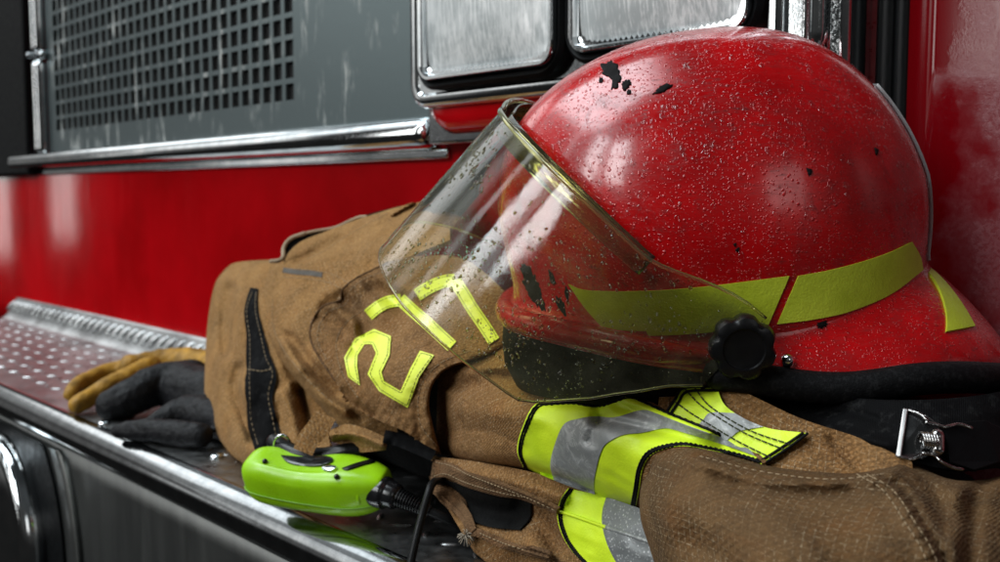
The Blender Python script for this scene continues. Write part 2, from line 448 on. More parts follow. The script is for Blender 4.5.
    M['cloth'] = cloth('turnout_cloth_brown', (.150, .074, .026), (.245, .128, .048), (.20, .080, .022), .55)
    M['cloth_dark'] = cloth('turnout_cloth_darkest', (.078, .042, .017), (.138, .076, .032), (.14, .055, .014), .5, 1.0, .18)  # darkest base tone of the three cloths
    M['leather'] = cloth('reinforcing_patch', (.085, .045, .020), (.155, .086, .042), (.14, .056, .018), .55, 0)
    M['lining'] = simple('lining_gap_black', (.005, .005, .005), .9, bump=(300, .6, .002), Specular_IOR_Level=.15)  # lining black; also painted gap shade inside the coat bulk and pocket
    t = NT('black_webbing'); o = t.obj(); uv = t.uv()
    wv = t.n('ShaderNodeTexWave', wave_type='BANDS'); wv.inputs['Scale'].default_value = 230; wv.inputs['Distortion'].default_value = 3; t.l(uv, wv.inputs[0])
    t.pbr(t.mix(t.map(t.noise(o, 120, 4, .7), .55, .72), (.002, .002, .0024), (.014, .014, .014)), .8, 0, t.bump(t.math('ADD', t.math('MULTIPLY', wv.outputs[0], .35), t.noise(o, 500, 3)), .5, .0007), Specular_IOR_Level=.1); M['webbing'] = t.m
    t = NT('black_velvet_trim'); o = t.obj()
    t.pbr(t.mix(t.map(t.noise(o, 260, 4, .7), .5, .75), (.004, .004, .0045), (.016, .016, .017)), .6, 0, t.bump(t.noise(o, 600, 3, .7), .5, .001), Specular_IOR_Level=.10); M['trim'] = t.m
    # fluorescent trim
    def lime(name, a, b, rough=.5):
        t = NT(name); o = t.obj()
        c = t.mix(t.map(t.noise(o, 22, 5, .6), .35, .65), a, b)
        soil = t.map(t.noise(o, 60, 6, .75, .5), .60, .78)
        c = t.mix(t.math('MULTIPLY', soil, .22), c, (.36, .42, .03))
        t.pbr(c, rough, 0, t.bump(t.math('ADD', t.noise(o, 700, 2), t.math('MULTIPLY', t.noise(o, 60, 4), 3)), .35, .0008)); return t.m
    M['lime'] = lime('fluorescent_lime', (.58, .80, .012), (.70, .90, .02))
    M['digit'] = lime('lime_yellow_digit', (.70, .80, .05), (.80, .90, .08), .45)
    M['decal'] = lime('helmet_lime_decal', (.40, .48, .018), (.52, .60, .035), .4)
    t = NT('silver_reflective_tape'); o = t.obj()
    cr = t.map(t.noise(o, 130, 6, .75, 1.2), .48, .60)
    v = t.math('MULTIPLY', cr, t.map(t.noise(o, 30, 4), .35, .6))
    t.pbr(t.mix(t.math('MULTIPLY', v, .6), (.27, .28, .275), (.62, .63, .62)), t.map(v, 0, 1, .5, .34), .25, t.bump(t.noise(o, 130, 6, .75, 1.2), .35, .0012)); M['silver'] = t.m
    t = NT('speckled_reflective_tape'); o = t.obj()
    v = t.map(t.voro(o, 420), .05, .45, 1, 0); q = t.map(t.noise(o, 240, 5, .7), .42, .62)
    t.pbr(t.mix(t.math('MULTIPLY', v, q), (.22, .23, .23), (.75, .76, .75)), .4, .25, t.bump(v, .5, .0006)); M['silver_wet'] = t.m
    M['thread'] = simple('stitch_thread', (.36, .26, .15), .8)
    M['thread_dark'] = simple('dark_stitch_thread', (.05, .06, .02), .8)
    M['cord'] = simple('black_cord', (.006, .006, .0065), .42, bump=(220, .2, .0006), Specular_IOR_Level=.2)
    # neon plastic of the alarm
    M['neon'] = simple('neon_green_plastic', (.36, .72, .008), .30, var=.18, vscale=30, bump=(420, .18, .0005), Subsurface_Weight=.08, Subsurface_Radius=(.01, .012, .002), Subsurface_Scale=.4)
    M['glove_yellow'] = simple('yellow_glove_leather', (.50, .25, .010), .66, var=.65, vscale=45, bump=(130, .6, .003))
    M['glove_black'] = simple('black_glove_knit', (.007, .007, .0085), .55, var=.5, vscale=45, bump=(120, .9, .003), Specular_IOR_Level=.2)
    # visor: tinted clear sheet
    t = NT('clear_visor'); o = t.obj()
    smear = t.map(t.noise(o, 22, 5, .65, .6), .40, .72)
    tr = t.n('ShaderNodeBsdfTransparent'); t.val(tr.inputs[0], (.87, .855, .60))
    gl = t.n('ShaderNodeBsdfGlossy'); t.val(gl.inputs['Roughness'], t.map(smear, 0, 1, .04, .22)); t.val(gl.inputs[0], (.95, .95, .95))
    t.l(t.bump(t.noise(o, 34, 3), .10, .002), gl.inputs['Normal'])
    fr = t.n('ShaderNodeFresnel'); fr.inputs['IOR'].default_value = 1.58
    mx = t.n('ShaderNodeMixShader'); t.l(fr.outputs[0], mx.inputs[0]); t.l(tr.outputs[0], mx.inputs[1]); t.l(gl.outputs[0], mx.inputs[2])
    df = t.n('ShaderNodeBsdfDiffuse'); t.val(df.inputs[0], (.46, .45, .28))
    m2 = t.n('ShaderNodeMixShader'); t.l(t.map(smear, 0, 1, .016, .075), m2.inputs[0]); t.l(mx.outputs[0], m2.inputs[1]); t.l(df.outputs[0], m2.inputs[2])
    t.l(m2.outputs[0], t.out.inputs[0]); M['visor'] = t.m
    t = NT('visor_edge'); 
    t.pbr((.74, .71, .42), .05, 0, None, Transmission_Weight=.95, IOR=1.5); M['visor_edge'] = t.m
    t = NT('water'); t.pbr((.96, .97, .97), .06, 0, None, Transmission_Weight=1.0, IOR=1.33); M['water'] = t.m
    M['chip'] = simple('bare_black_chip', (.005, .004, .004), .7, bump=(300, .5, .001), Specular_IOR_Level=.15)
    M['clear_plastic'] = NT('clear_edge_plastic').m
    t = NT('clear_edge_plastic'); t.pbr((.85, .87, .88), .06, 0, None, Transmission_Weight=.7, IOR=1.45); M['clear_plastic'] = t.m
make_mats()
# ------------------------------------------------------------------ fire engine front (bumper, grille, lamps)
Wd = np.array([0.93, -1.0, 0]); Wd /= np.linalg.norm(Wd)      # along the bumper, towards the right and nearer
Nd = np.array([Wd[1], -Wd[0], 0])                             # outwards from the front panel
FL_H = 0.05
P0 = hit_z(200, 338, FL_H); PANEL_OFF = P0 @ Nd
T0 = Nd * PANEL_OFF
def T(s, t, z): return T0 + Wd * s + Nd * t + np.array([0, 0, z])
def TA(L): return np.array([T(*q) for q in L])
def hit_t(x, y, t=0.0):
    """(s, z) where the ray of pixel (x, y) meets the plane t in front of the panel"""
    r = ray(x, y); k = (PANEL_OFF + t - CAM @ Nd) / (r @ Nd); p = CAM + r * k
    return (p - T0) @ Wd, p[2]
FRONT = hit_z(200, 468, 0.0) @ Nd - PANEL_OFF                  # plate front edge (start of the roll)

truck = thing('fire_engine', 'red fire engine front with perforated grille, twin headlamps and a wet steel tread plate bumper', 'fire engine', T(0, 0, 0))

def box(mb, s0, s1, t0, t1, z0, z1):
    q = [(s0, t0, z0), (s1, t0, z0), (s1, t1, z0), (s0, t1, z0), (s0, t0, z1), (s1, t0, z1), (s1, t1, z1), (s0, t1, z1)]
    return mb.add(TA(q), [(0, 3, 2, 1), (4, 5, 6, 7), (0, 1, 5, 4), (1, 2, 6, 5), (2, 3, 7, 6), (3, 0, 4, 7)])
def bevel(o, w, seg=3):
    m = o.modifiers.new('bevel', 'BEVEL'); m.width = w; m.segments = seg; m.limit_method = 'ANGLE'; return o

def rrect(s0, s1, z0, z1, r, t, k=8):
    pts = []
    for cx, cz, a0 in ((s1 - r, z1 - r, 0), (s0 + r, z1 - r, 90), (s0 + r, z0 + r, 180), (s1 - r, z0 + r, 270)):
        for a in np.linspace(a0, a0 + 90, k):
            pts.append(T(cx + r * math.cos(math.radians(a)), t, cz + r * math.sin(math.radians(a))))
    return np.array(pts)
def rloft(s0, s1, z0, z1, r, prof, cap1=True):
    """rounded rectangle block; prof = (inset, t) pairs"""
    return loft([rrect(s0 + i, s1 - i, z0 + i, z1 - i, max(.002, r - i), t) for i, t in prof], True, cap1)

# --- red lower panel, gently bowed, carried up behind the fittings
s_seal, _ = hit_t(896, 60); s_far = hit_t(-420, 250)[0]
V, n_, m_ = [], 40, 24
for z in np.linspace(-.02, 1.1, m_):
    for s in np.linspace(s_far, s_seal - .012, n_):
        V.append(T(s, .004 * math.sin(z * 5) - .006 * math.cos(s * 2.1), z))
mb = MB(); mb.add(V, grid_faces(m_, n_))
o = mb.build('red_panel', M['red'], truck); sm = o.modifiers.new('thick', 'SOLIDIFY'); sm.thickness = .004; sm.offset = 0
# --- cab corner to the right of the rubber seal
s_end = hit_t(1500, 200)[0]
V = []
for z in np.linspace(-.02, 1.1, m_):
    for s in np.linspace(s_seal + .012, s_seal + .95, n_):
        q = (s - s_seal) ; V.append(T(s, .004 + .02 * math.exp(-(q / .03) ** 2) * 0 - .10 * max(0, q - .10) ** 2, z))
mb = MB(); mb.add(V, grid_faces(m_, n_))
o = mb.build('cab_corner_panel', M['shaded_misted_red'], truck, label='misted red corner panel beside the black seal'); sm = o.modifiers.new('thick', 'SOLIDIFY'); sm.thickness = .004; sm.offset = 0
# --- seal: two rubber beads in a dark slot
mb = MB(); box(mb, s_seal - .02, s_seal + .02, -.03, -.004, -.02, 1.1)
for ds, r in ((-.006, .0085), (.007, .0065)):
    mb.add(*tube([T(s_seal + ds, .004, z) for z in np.linspace(-.02, 1.1, 30)], r, 10))
mb.build('rubber_seal', M['seal'], truck, sharp=40)

# --- grille plate with its perforations
tg = .016
sR, zb0 = hit_t(296, 106, tg); sL, zl0 = hit_t(56, 130, tg)
zb0 = .5 * (zb0 + zl0)
dz = (hit_t(296, 84.5, tg)[1] - hit_t(296, 106.5, tg)[1]); ds = (hit_t(296, 60, tg)[0] - hit_t(284.2, 60, tg)[0])
nc = int(round((sR - sL) / ds)); ds = (sR - sL) / nc; nr = 13
hole_s, hole_z = ds * .70, dz * .76
plate_l, plate_r = hit_t(46, 60, tg)[0], hit_t(432, 60, tg)[0]
zt_trim_top = hit_t(200, 136, .03)[1]; zt_trim_bot = hit_t(200, 161, .03)[1]
plate_b, plate_t = zt_trim_bot + .01, zb0 + nr * dz + .25
S = [plate_l] + [v for i in range(nc) for v in (sL + i * ds + (ds - hole_s) / 2, sL + i * ds + (ds + hole_s) / 2)] + [plate_r]
Z = [plate_b] + [v for i in range(nr) for v in (zb0 + i * dz + (dz - hole_z) * .5, zb0 + i * dz + (dz + hole_z) * .5)] + [plate_t]
mb = MB(); ns, nz = len(S), len(Z)
th = .003
front = [T(s, tg, z) for z in Z for s in S]; back = [T(s, tg - th, z) for z in Z for s in S]
F = []
K = ns * nz
for i in range(nz - 1):
    for j in range(ns - 1):
        a, b, c, d = i * ns + j, i * ns + j + 1, (i + 1) * ns + j + 1, (i + 1) * ns + j
        if i % 2 == 1 and j % 2 == 1:
            for p, q in ((a, b), (b, c), (c, d), (d, a)): F.append((p, q, q + K, p + K))
        else:
            F.append((a, b, c, d)); F.append((a + K, d + K, c + K, b + K))
grille = obj('perforated_grille', front + back, F, M['plate'], truck, smooth=False)
mb = MB(); box(mb, plate_l + .01, plate_r - .05, .0075, .0085, plate_b + .02, plate_t - .02)
mb.build('grille_backing', M['dark_recess'], grille, smooth=False)
# --- horizontal chrome bar under the grille
def bar_h(s0, s1, z0, z1, t, seg=10):
    loops = []
    c, h = (z0 + z1) / 2, (z1 - z0) / 2
    for s, k in ((s0, .2), (s0 + .006, .75), (s0 + .016, 1), (s1 - .016, 1), (s1 - .006, .9), (s1, .6)):
        L = [T(s, t * k * max(0, math.cos(a)) ** .55 + .002, c + h * k * math.sin(a)) for a in np.linspace(-PI / 2, PI / 2, seg)] + [T(s, .001, c + h * k), T(s, .001, c - h * k)]
        loops.append(np.array(L))
    return loft(loops)
sb0, sb1 = hit_t(8, 158, .03)[0], hit_t(426, 135, .03)[0]
mb = MB(); mb.add(*bar_h(sb0, sb1, zt_trim_bot, zt_trim_top, .034))
mb.build('chrome_trim_bar', M['chrome'], truck, sharp=35)
zs0 = zt_trim_bot - .006
mb = MB(); box(mb, sb0 + .01, sb1 + .018, .004, .012, zs0 - .006, zs0 + .007); bevel(mb.build('trim_lip', M['chrome'], truck, sharp=35), .003)
s2 = hit_t(478, 130, .03)[0]
mb = MB(); box(mb, sb1 + .003, s2 + .05, .004, .03, zt_trim_bot + .004, zt_trim_top + .012)
bevel(mb.build('trim_joint_cover', M['steel'], truck, sharp=35), .004)
# --- chrome upright at the far left of the grille, with a clip half way
su = hit_t(36, 80, .03)[0]; zc = hit_t(32, 57, .03)[1]
mb = MB()
for off, r in ((-.012, .012), (.012, .013)):
    mb.add(*rounded_tube([T(su + off, .022, z) for z in np.linspace(zt_trim_top + .006, zc - .02, 12)], r, 12))
    mb.add(*rounded_tube([T(su + off, .022, z) for z in np.linspace(zc + .02, zc + .5, 12)], r, 12))
gu = mb.build('grille_upright', M['chrome'], truck)
mb = MB(); mb.add(*rounded_tube([T(su - .02, .022, zc), T(su + .03, .022, zc)], .011, 12)); mb.add(*rounded_tube([T(su, .03, zc), T(su, .042, zc)], .007, 10))
mb.build('upright_clip', M['steel'], gu)
# --- dark moulding left of the upright
sd1 = hit_t(29, 80, .02)[0]
mb = MB(); box(mb, s_far, sd1, .004, .03, zt_trim_bot - .012, 1.1)
bevel(mb.build('black_moulding', M['black_rubber'], truck, sharp=35), .008)

# --- twin headlamp unit: red underside, chrome bezel, two framed lenses
tb = .055
bl, br = hit_t(409, 60, tb)[0], hit_t(822, 20, tb)[0]
bz = hit_t(440, 107, tb)[1]; btz = bz + .42
mb = MB(); mb.add(*rloft(bl + .012, br - .01, bz - .030, btz, .045, [(0, .004), (0, .030), (.008, .042), (.02, .046)]))
mb.build('lamp_housing', M['red'], truck, sharp=40)
mb = MB(); mb.add(*rloft(bl, br, bz, btz, .030, [(.004, .030), (0, .036), (0, .050), (.003, .0555), (.008, .058), (.014, .0575), (.017, .054)]))
bez = mb.build('lamp_bezel', M['chrome'], truck, sharp=40)
mb = MB()
box(mb, bl - .004, bl + .003, .040, .052, bz + .19, bz + .20)
mb.build('bezel_clip', M['black_rubber'], bez)
def headlamp(x0, x1, y0):
    tl = .066
    a, z0 = hit_t(x0, y0, tl); b = hit_t(x1, y0 - 10, tl)[0]; z1 = z0 + .30
    root = MB(); root.add(*rloft(a, b, z0, z1, .024, [(-.010, .05), (-.010, .064), (-.006, .068), (-.002, .066), (.001, .060)]))
    f = root.build('headlamp', M['black_rubber'], truck, sharp=40)
    mb = MB(); mb.add(*rloft(a, b, z0, z1, .020, [(.0005, .059), (.0005, .070), (.002, .0725), (.005, .0725), (.007, .069), (.008, .064)])); mb.build('lamp_rim', M['chrome'], f, sharp=40)
    # convex ribbed lens
    mb = MB(); n, m = 30, 60; V = []
    for i in range(n):
        for j in range(m):
            u, v = j / (m - 1), i / (n - 1)
            bul = .012 * (1 - (2 * u - 1) ** 4) * (1 - (2 * v - 1) ** 4)
            rib = .0006 * math.sin(u * 60 * PI) if v < .22 else 0
            V.append(T(a + .0065 + u * (b - a - .013), .063 + bul + rib, z0 + .0065 + v * (z1 - z0 - .013)))
    mb.add(V, grid_faces(n, m)); o = mb.build('lens', M['lens'], f); o.modifiers.new('thick', 'SOLIDIFY').thickness = .002
headlamp(421, 556, 83); headlamp(571, 751, 56)
# --- upright mouldings to the right of the lamps
def upright(x0, x1, t1, mat, name, lab=None):
    a, b = hit_t(x0, 30, t1)[0], hit_t(x1, 30, t1)[0]
    mb = MB(); box(mb, a, b, .003, t1, .30, 1.05); bevel(mb.build(name, mat, truck, sharp=35, label=lab), min(.006, (b - a) * .4), 4)
upright(763, 781, .062, M['chrome'], 'lamp_divider')
upright(824, 847, .048, M['chrome'], 'chrome_moulding')
upright(801, 806, .066, M['chrome'], 'narrow_bead')
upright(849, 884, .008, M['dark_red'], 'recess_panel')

# --- bumper: tread plate with an upturned flange, rolled front edge, steel face
s_l, s_r = -2.6, 1.15
R = .025
prof = [(-.0, FL_H + .003), (.003, FL_H + .002), (.006, FL_H - .003), (.026, .016), (.034, .006), (.046, 0)] + [(t, 0) for t in np.linspace(.06, FRONT, 8)]
mb = MB(); ss = np.linspace(s_l, s_r, 50)
mb.add([T(s, t, z) for t, z in prof for s in ss], grid_faces(len(prof), len(ss)))
# pressed tread bars in alternating directions
rt = random.Random(3)
def tread_bar(c, ang, plane):
    L, w, h = (.0110, .0034, .0015) if plane == 'top' else (.0190, .0072, .0048)
    V = []
    for k, (sc, hh) in enumerate(((1, 0), (.72, h * .75), (.35, h))):
        for a in np.linspace(0, 2 * PI, 10, endpoint=False):
            u, v = L * sc * math.cos(a), w * sc * math.sin(a)
            x, y = u * math.cos(ang) - v * math.sin(ang), u * math.sin(ang) + v * math.cos(ang)
            V.append(T(c[0] + x, c[1] + y, hh - .0003) if plane == 'top' else T(c[0] + x, .0166 - y * .62 + hh, .031 + y * .78 + hh * .8))
    F = grid_faces(3, 10, True) + [tuple(range(20, 30))]
    mb.add(V, F)
pit = .034
for i in range(int((s_r - .4 - s_l) / pit)):
    s = s_l + i * pit
    tread_bar((s, 0), 1.0, 'flange')
    for j in range(1, int((FRONT - .06) / pit) + 1):
        tread_bar((s + (pit / 2 if j % 2 else 0), .055 + (j - 1) * pit), (PI / 4 if (i + j) % 2 else -PI / 4), 'top')
mb.build('tread_plate', M['tread'], truck, sharp=50)
# screws through the plate
def screw(x, y):
    c = hit_z(x, y, 0); mb = MB(); L = []
    for r, z in ((.008, 0), (.008, .002), (.006, .004), (.002, .0045)):
        L.append([c + np.array([r * math.cos(a), r * math.sin(a), z]) for a in np.linspace(0, 2 * PI, 14, endpoint=False)])
    mb.add(*loft([np.array(q) for q in L])); mb.build('plate_screw', M['chrome'], truck, sharp=40)
screw(217, 457); screw(104, 424)
mb = MB(); roll = [(FRONT - .0 + R * math.sin(a), -R + R * math.cos(a)) for a in np.linspace(0, PI * 1.08, 22)]
roll = [(FRONT - .002, -.0004)] + roll
mb.add([T(s, t, z) for t, z in roll for s in ss], grid_faces(len(roll), len(ss)))
o = mb.build('rolled_edge', M['steel'], truck); o.modifiers.new('thick', 'SOLIDIFY').thickness = .003
# front face, set back under the roll, with the lamp opening left as a raised cup
face_t = FRONT + .004
V = [T(s, face_t + .004 * math.sin(s * 3), z) for z in np.linspace(-.045, -.45, 14) for s in ss]
mb = MB(); mb.add(V, grid_faces(14, len(ss))); o = mb.build('bumper_face', M['steel_face'], truck); o.modifiers.new('thick', 'SOLIDIFY').thickness = .003
# round chrome lamp; black ring paints the shadowed gap around it
lt = face_t + .02
lc = hit_t(6, 530, lt); Rl = .150
def ring(r, t): return np.array([T(lc[0] + r * math.cos(a), t, min(-.054 - .02 * (t - face_t), lc[1] + r * math.sin(a))) for a in np.linspace(0, 2 * PI, 72, endpoint=False)])
mb = MB(); mb.add(*loft([ring(r, t) for r, t in ((Rl + .125, face_t + .003), (Rl + .128, face_t + .010), (Rl + .120, face_t + .013), (Rl + .105, face_t + .009), (Rl + .06, face_t + .007), (Rl + .02, face_t + .006), (Rl + .018, face_t + .004))], False, True))
mb.build('lamp_surround', M['steel_face'], truck, sharp=50)
mb = MB(); mb.add(*loft([ring(r, t) for r, t in ((Rl + .075, face_t + .0085), (Rl + .075, face_t + .012), (Rl + .01, face_t + .012))], True, True)); gk = mb.build('lamp_gap_shade', M['black_rubber'], truck, sharp=50)
mb = MB(); mb.add(*loft([ring(r, t) for r, t in ((Rl + .004, face_t + .010), (Rl + .006, lt + .012), (Rl, lt + .022), (Rl - .010, lt + .024), (Rl - .020, lt + .018), (Rl - .026, lt + .008))], False, False))
fl = mb.build('fog_lamp', M['chrome'], truck, sharp=60)
mb = MB(); mb.add(*loft([ring(r, t) for r, t in ((Rl - .025, lt + .009), (Rl - .05, lt + .016), (Rl - .09, lt + .020), (.02, lt + .022))], False, True)); mb.build('reflector', M['chrome'], fl)
# ------------------------------------------------------------------ helmet
HC = P(716, 262, .745)
yaw, roll_, nose = math.radians(5), math.radians(5.0), math.radians(5.0)
def rot(ax, a): return np.array(Matrix.Rotation(a, 3, ax))
# local axes: x forward (picture left), y towards the viewer, z up
base = np.array([[-1, 0, 0], [0, -1, 0], [0, 0, 1.0]]).T
HR = rot('Z', -yaw) @ base @ rot('X', -roll_) @ rot('Y', nose)
def HW(L): return np.asarray(L, float) @ HR.T + HC
AF, AR, BY, CZ = .152, .144, .120, .162
def dome_local(phi, th):
    """phi azimuth (0 front, +90 viewer's side); th: angle up from the ring, negative below it"""
    cp, sp_ = math.cos(phi), math.sin(phi)
    a = AF if cp > 0 else AR
    e = 2 / 2.25
    hx = math.copysign(abs(cp) ** e, cp) * a; hy = math.copysign(abs(sp_) ** e, sp_) * BY
    if th >= 0:
        ex = 2 / 2.28
        r = max(0, math.cos(th)) ** ex; z = CZ * math.sin(th) ** ex
        if cp > 0: r = r * (1 + .095 * cp * cp * math.sin(th * 2) ** 2)
    else:
        r = 1 - .10 * th * th; z = CZ * th * .62
        r = 1 + .03 * (-th)
    p = np.array([hx * r, hy * r, z])
    # raised centre crest running front to back
    if cp < 0 and z > 0: p[0] *= 1 - .03 * cp * cp * math.sin(th * 2) ** 2
    if z > 0:
        k = 1 / (1 + math.exp((abs(p[1]) - .056) / .0065)) * min(1, z / .05)
        q = p / (np.linalg.norm(p) + 1e-9); p = p + q * .0075 * k
    return p
TH0 = -.33
NP, NT_ = 160, 72
ths = np.r_[np.linspace(TH0, 0, 12)[:-1], np.linspace(0, PI / 2 - .012, NT_)]
phis = np.linspace(-PI, PI, NP, endpoint=False)
def th0(p):
    c = math.cos(p); q = min(1, max(0, (c + .05) / .95)); q2 = min(1, max(0, (-c - .1) / .9)); return TH0 * (1 - .62 * q * q * (3 - 2 * q) - .70 * q2 * q2 * (3 - 2 * q2))
ks = np.linspace(1, 0, 12)[:-1]
L = [dome_local(p, th0(p) * k) for k in ks for p in phis] + [dome_local(p, t) for t in ths[11:] for p in phis]
domeV = HW(np.array(L)); domeF = grid_faces(len(ths), NP, True) + [tuple((len(ths) - 1) * NP + j for j in range(NP))]
helmet = thing('fire_helmet', 'scuffed red fire helmet with lime stripes and clear visor lying on the folded coat', 'helmet', HW(np.array([[0, 0, -.07]]))[0])
shell = obj('shell', domeV, domeF, M['helmet'], helmet)
DOME = BVHTree.FromPolygons([tuple(v) for v in domeV], domeF)

# brim: a rolled lip in front, flaring into a wide brim at the sides and back
def smooth01(a, b, x):
    t = min(1, max(0, (x - a) / (b - a))); return t * t * (3 - 2 * t)
def brim_profile(phi):
    d = abs(phi)
    k = smooth01(math.radians(84), math.radians(140), d)
    return .011 + .029 * k + .014 * smooth01(2.1, 3.0, d), .010 + .017 * smooth01(math.radians(78), math.radians(118), d) + .036 * smooth01(math.radians(112), math.radians(170), d), k
def brim_loop(f, lift):
    out = []
    for p in phis:
        w_, drop, k = brim_profile(p)
        b0 = dome_local(p, th0(p)); n = np.array([b0[0] / AF ** 2, b0[1] / BY ** 2, 0]); n /= np.linalg.norm(n)
        out.append(b0 + n * w_ * f + np.array([0, 0, -drop * (max(f, 0) ** 1.25) + lift]))
    return np.array(out)
def brim_edge(): return HW(brim_loop(1.09, .003))
loops = [brim_loop(f, l) for f, l in ((-.12, .010), (0, .004), (.06, .0005), (.25, .0005), (.5, .001), (.75, .001), (.92, .0), (1.0, -.003), (.98, -.0065), (.9, -.0075), (.5, -.007), (0, -.006), (-.3, -.004))]
V = HW(np.vstack(loops)); F = grid_faces(len(loops), NP, True)
brim = obj('brim', V, F, M['helmet'], helmet)
BRIM = BVHTree.FromPolygons([tuple(v) for v in V], F)
# rolled red bead along the front
fr = [p for p in phis if abs(p) < math.radians(98)]
bead = []
for p in fr:
    w_, drop, k = brim_profile(p); b0 = dome_local(p, th0(p)); n = np.array([b0[0] / AF ** 2, b0[1] / BY ** 2, 0]); n /= np.linalg.norm(n)
    bead.append(b0 + n * (w_ * .55) + np.array([0, 0, -drop * .6 - .002]))
mbx = MB(); mbx.add(*rounded_tube(HW(np.array(bead)), np.interp([abs(p) for p in fr], np.radians([74, 88, 98]), [.0085, .0030, .0008]), 14)); mbx.build('rolled_lip', M['helmet'], helmet)
# black edging round the brim
idx = [i for i, p in enumerate(phis) if abs(p) > math.radians(84)]
order = [i for i in idx if phis[i] > 0] + [i for i in idx if phis[i] < 0]
edge = brim_edge()
E = edge[order] + np.array([0, 0, -.007])
mbx = MB(); mbx.add(*rounded_tube(E, .0100, 12)); mbx.build('brim_edging', M['trim'], helmet)
# black liner skirt under the shell
def skirt(f, dzz, sx=1.0):
    out = []
    for p in phis:
        b0 = dome_local(p, th0(p)); n = np.array([b0[0], b0[1], 0])
        out.append(np.array([b0[0] * f, b0[1] * f, b0[2] + dzz]))
    return np.array(out)
def liner_loop(f, dz):
    L_ = skirt(f, dz)
    for i, p in enumerate(phis):
        c = max(0, math.cos(p)); k = 1 + (.075 * c * c) * smooth01(-.002, -.014, dz) if f > .9 else 1
        L_[i, 0] *= k; L_[i, 1] *= k; L_[i, 2] -= .012 * c * max(0, -dz) / .03
    return L_
loops = [liner_loop(f, z) for f, z in ((.97, -.004), (.99, -.012), (1.0, -.022), (1.0, -.034), (.96, -.046), (.87, -.049), (.80, -.038), (.8, .01))]
V = HW(np.vstack(loops)); obj('liner', V, grid_faces(len(loops), NP, True), M['trim'], helmet)

# visor
HK = np.array([.004, 0.0, -.029])
Bv = BY + .020
aV = math.radians(47)
E1 = np.array([math.cos(aV), 0, math.sin(aV)]); G = np.array([math.sin(aV), 0, -math.cos(aV)])
AV = .212
def vis(phi, f):
    """f 0 at the brow edge, 1 at the free edge; phi -90..90 across the face"""
    c, s = max(0, math.cos(phi)), math.sin(phi)
    ex = 2 / 2.5
    top = HK + E1 * AV * c ** ex + np.array([0, 1, 0]) * Bv * math.copysign(abs(s) ** ex, s)
    u = abs(phi) / (PI / 2)
    if s < 0: top = top + np.array([.010, 0, .052]) * abs(s) ** 1.2       # the far side is sprung up a little
    Lf = float(np.interp(u, [0, .45, .67, .83, .91, .96, 1.0], [.134, .134, .128, .120, .100, .080, .056]))
    off = -.022 * smooth01(.80, 1.0, u)
    flare = 1 + .03 * f
    return top + G * (off + Lf * f) + np.array([0, math.copysign(1, s) * .004 * f * abs(s), 0])
def visw(phi, f): return HW(vis(phi, f))
HAND = HW(np.array([HK + np.array([0, Bv + .012, 0])]))[0]

def report():
    x, y, _ = zip(*[proj(v) for v in domeV]); print('DOME x %.0f..%.0f  top y %.0f' % (min(x), max(x), min(y)), ' want 505..925, 30')
    r = HW(np.array([dome_local(p, 0) for p in phis])); q = [proj(v) for v in r]
    i = max(range(NP), key=lambda k: q[k][1]); print('RING left', min(q)[:2], 'right', max(q)[:2], 'low', q[i], 'want left~(505,285) right (925,258) low y~290')
    q = [proj(v) for v in HW(np.array([dome_local(p, th0(p)) for p in phis]))]; print('BASE low y %.0f (want 335)' % max(a[1] for a in q))
    q = [proj(v) for v in edge]; print('BRIM x max %.0f y max %.0f' % (max(a[0] for a in q), max(a[1] for a in q)), 'want 1000, ~380')
    for ph in (-60, -30, 0, 20, 40, 60, 75, 90):
        print('VIS', ph, [tuple(round(c) for c in proj(visw(math.radians(ph), f))[:2]) + (round(proj(visw(math.radians(ph), f))[2], 2),) for f in (0, .5, 1)])
    print('KNOB', proj(HAND), 'want 747,347')
report()
# --- things that lie on the helmet's surface
def cast(bvh, x, y, off=0.0):
    r = ray(x, y); r = r / np.linalg.norm(r)
    h = bvh.ray_cast(Vector(CAM), Vector(r))
    if h[0] is None: return None, None
    n = np.array(h[1]); n = n if n @ r < 0 else -n
    return np.array(h[0]) + n * off, n
def fit(bvh, top, bottom, left, right, n, m, off, thick):
    X, Y = coons(top, bottom, left, right, n, m)
    A = []; B = []
    last = None
    for x, y in zip(X.ravel(), Y.ravel()):
        p, nn = cast(bvh, x, y)
        if p is None:
            if last is None: A.append(None); B.append(None); continue
            p, nn = last
        last = (p, nn); A.append(p + nn * off); B.append(p + nn * (off - thick))
    first = next(i for i, q in enumerate(A) if q is not None); A = [A[first] if q is None else q for q in A]; B = [B[first] if q is None else q for q in B]
    K = n * m
    F = grid_faces(n, m) + [f[::-1] for f in grid_faces(n, m, off=K)]
    bd = [i for i in range(m)] + [i * m + m - 1 for i in range(1, n)] + [(n - 1) * m + i for i in range(m - 2, -1, -1)] + [i * m for i in range(n - 2, 0, -1)]
    for a, b in zip(bd, bd[1:] + bd[:1]): F.append((a, b, b + K, a + K))
    return A + B, F
for V, F in (fit(DOME, [(569, 284), (587, 290), (640, 291), (700, 287), (789, 276)], [(606, 331), (630, 335), (667, 335), (711, 332), (768, 325)], [(569, 284), (585, 307), (606, 331)], None, 10, 50, .0010, .0012),
             fit(DOME, [(798, 276), (830, 270), (864, 261), (890, 252), (911, 242)], [(777, 324), (815, 319), (850, 311), (890, 294), (922, 270)], None, [(911, 242), (919, 256), (922, 270)], 10, 40, .0010, .0012)):
    obj('lime_stripe', V, F, M['decal'], shell, sharp=60)
bt = [(math.radians(156), .02), (math.radians(163), .02), (math.radians(151), .66), (math.radians(137), .66)]
A_, B_ = [], []
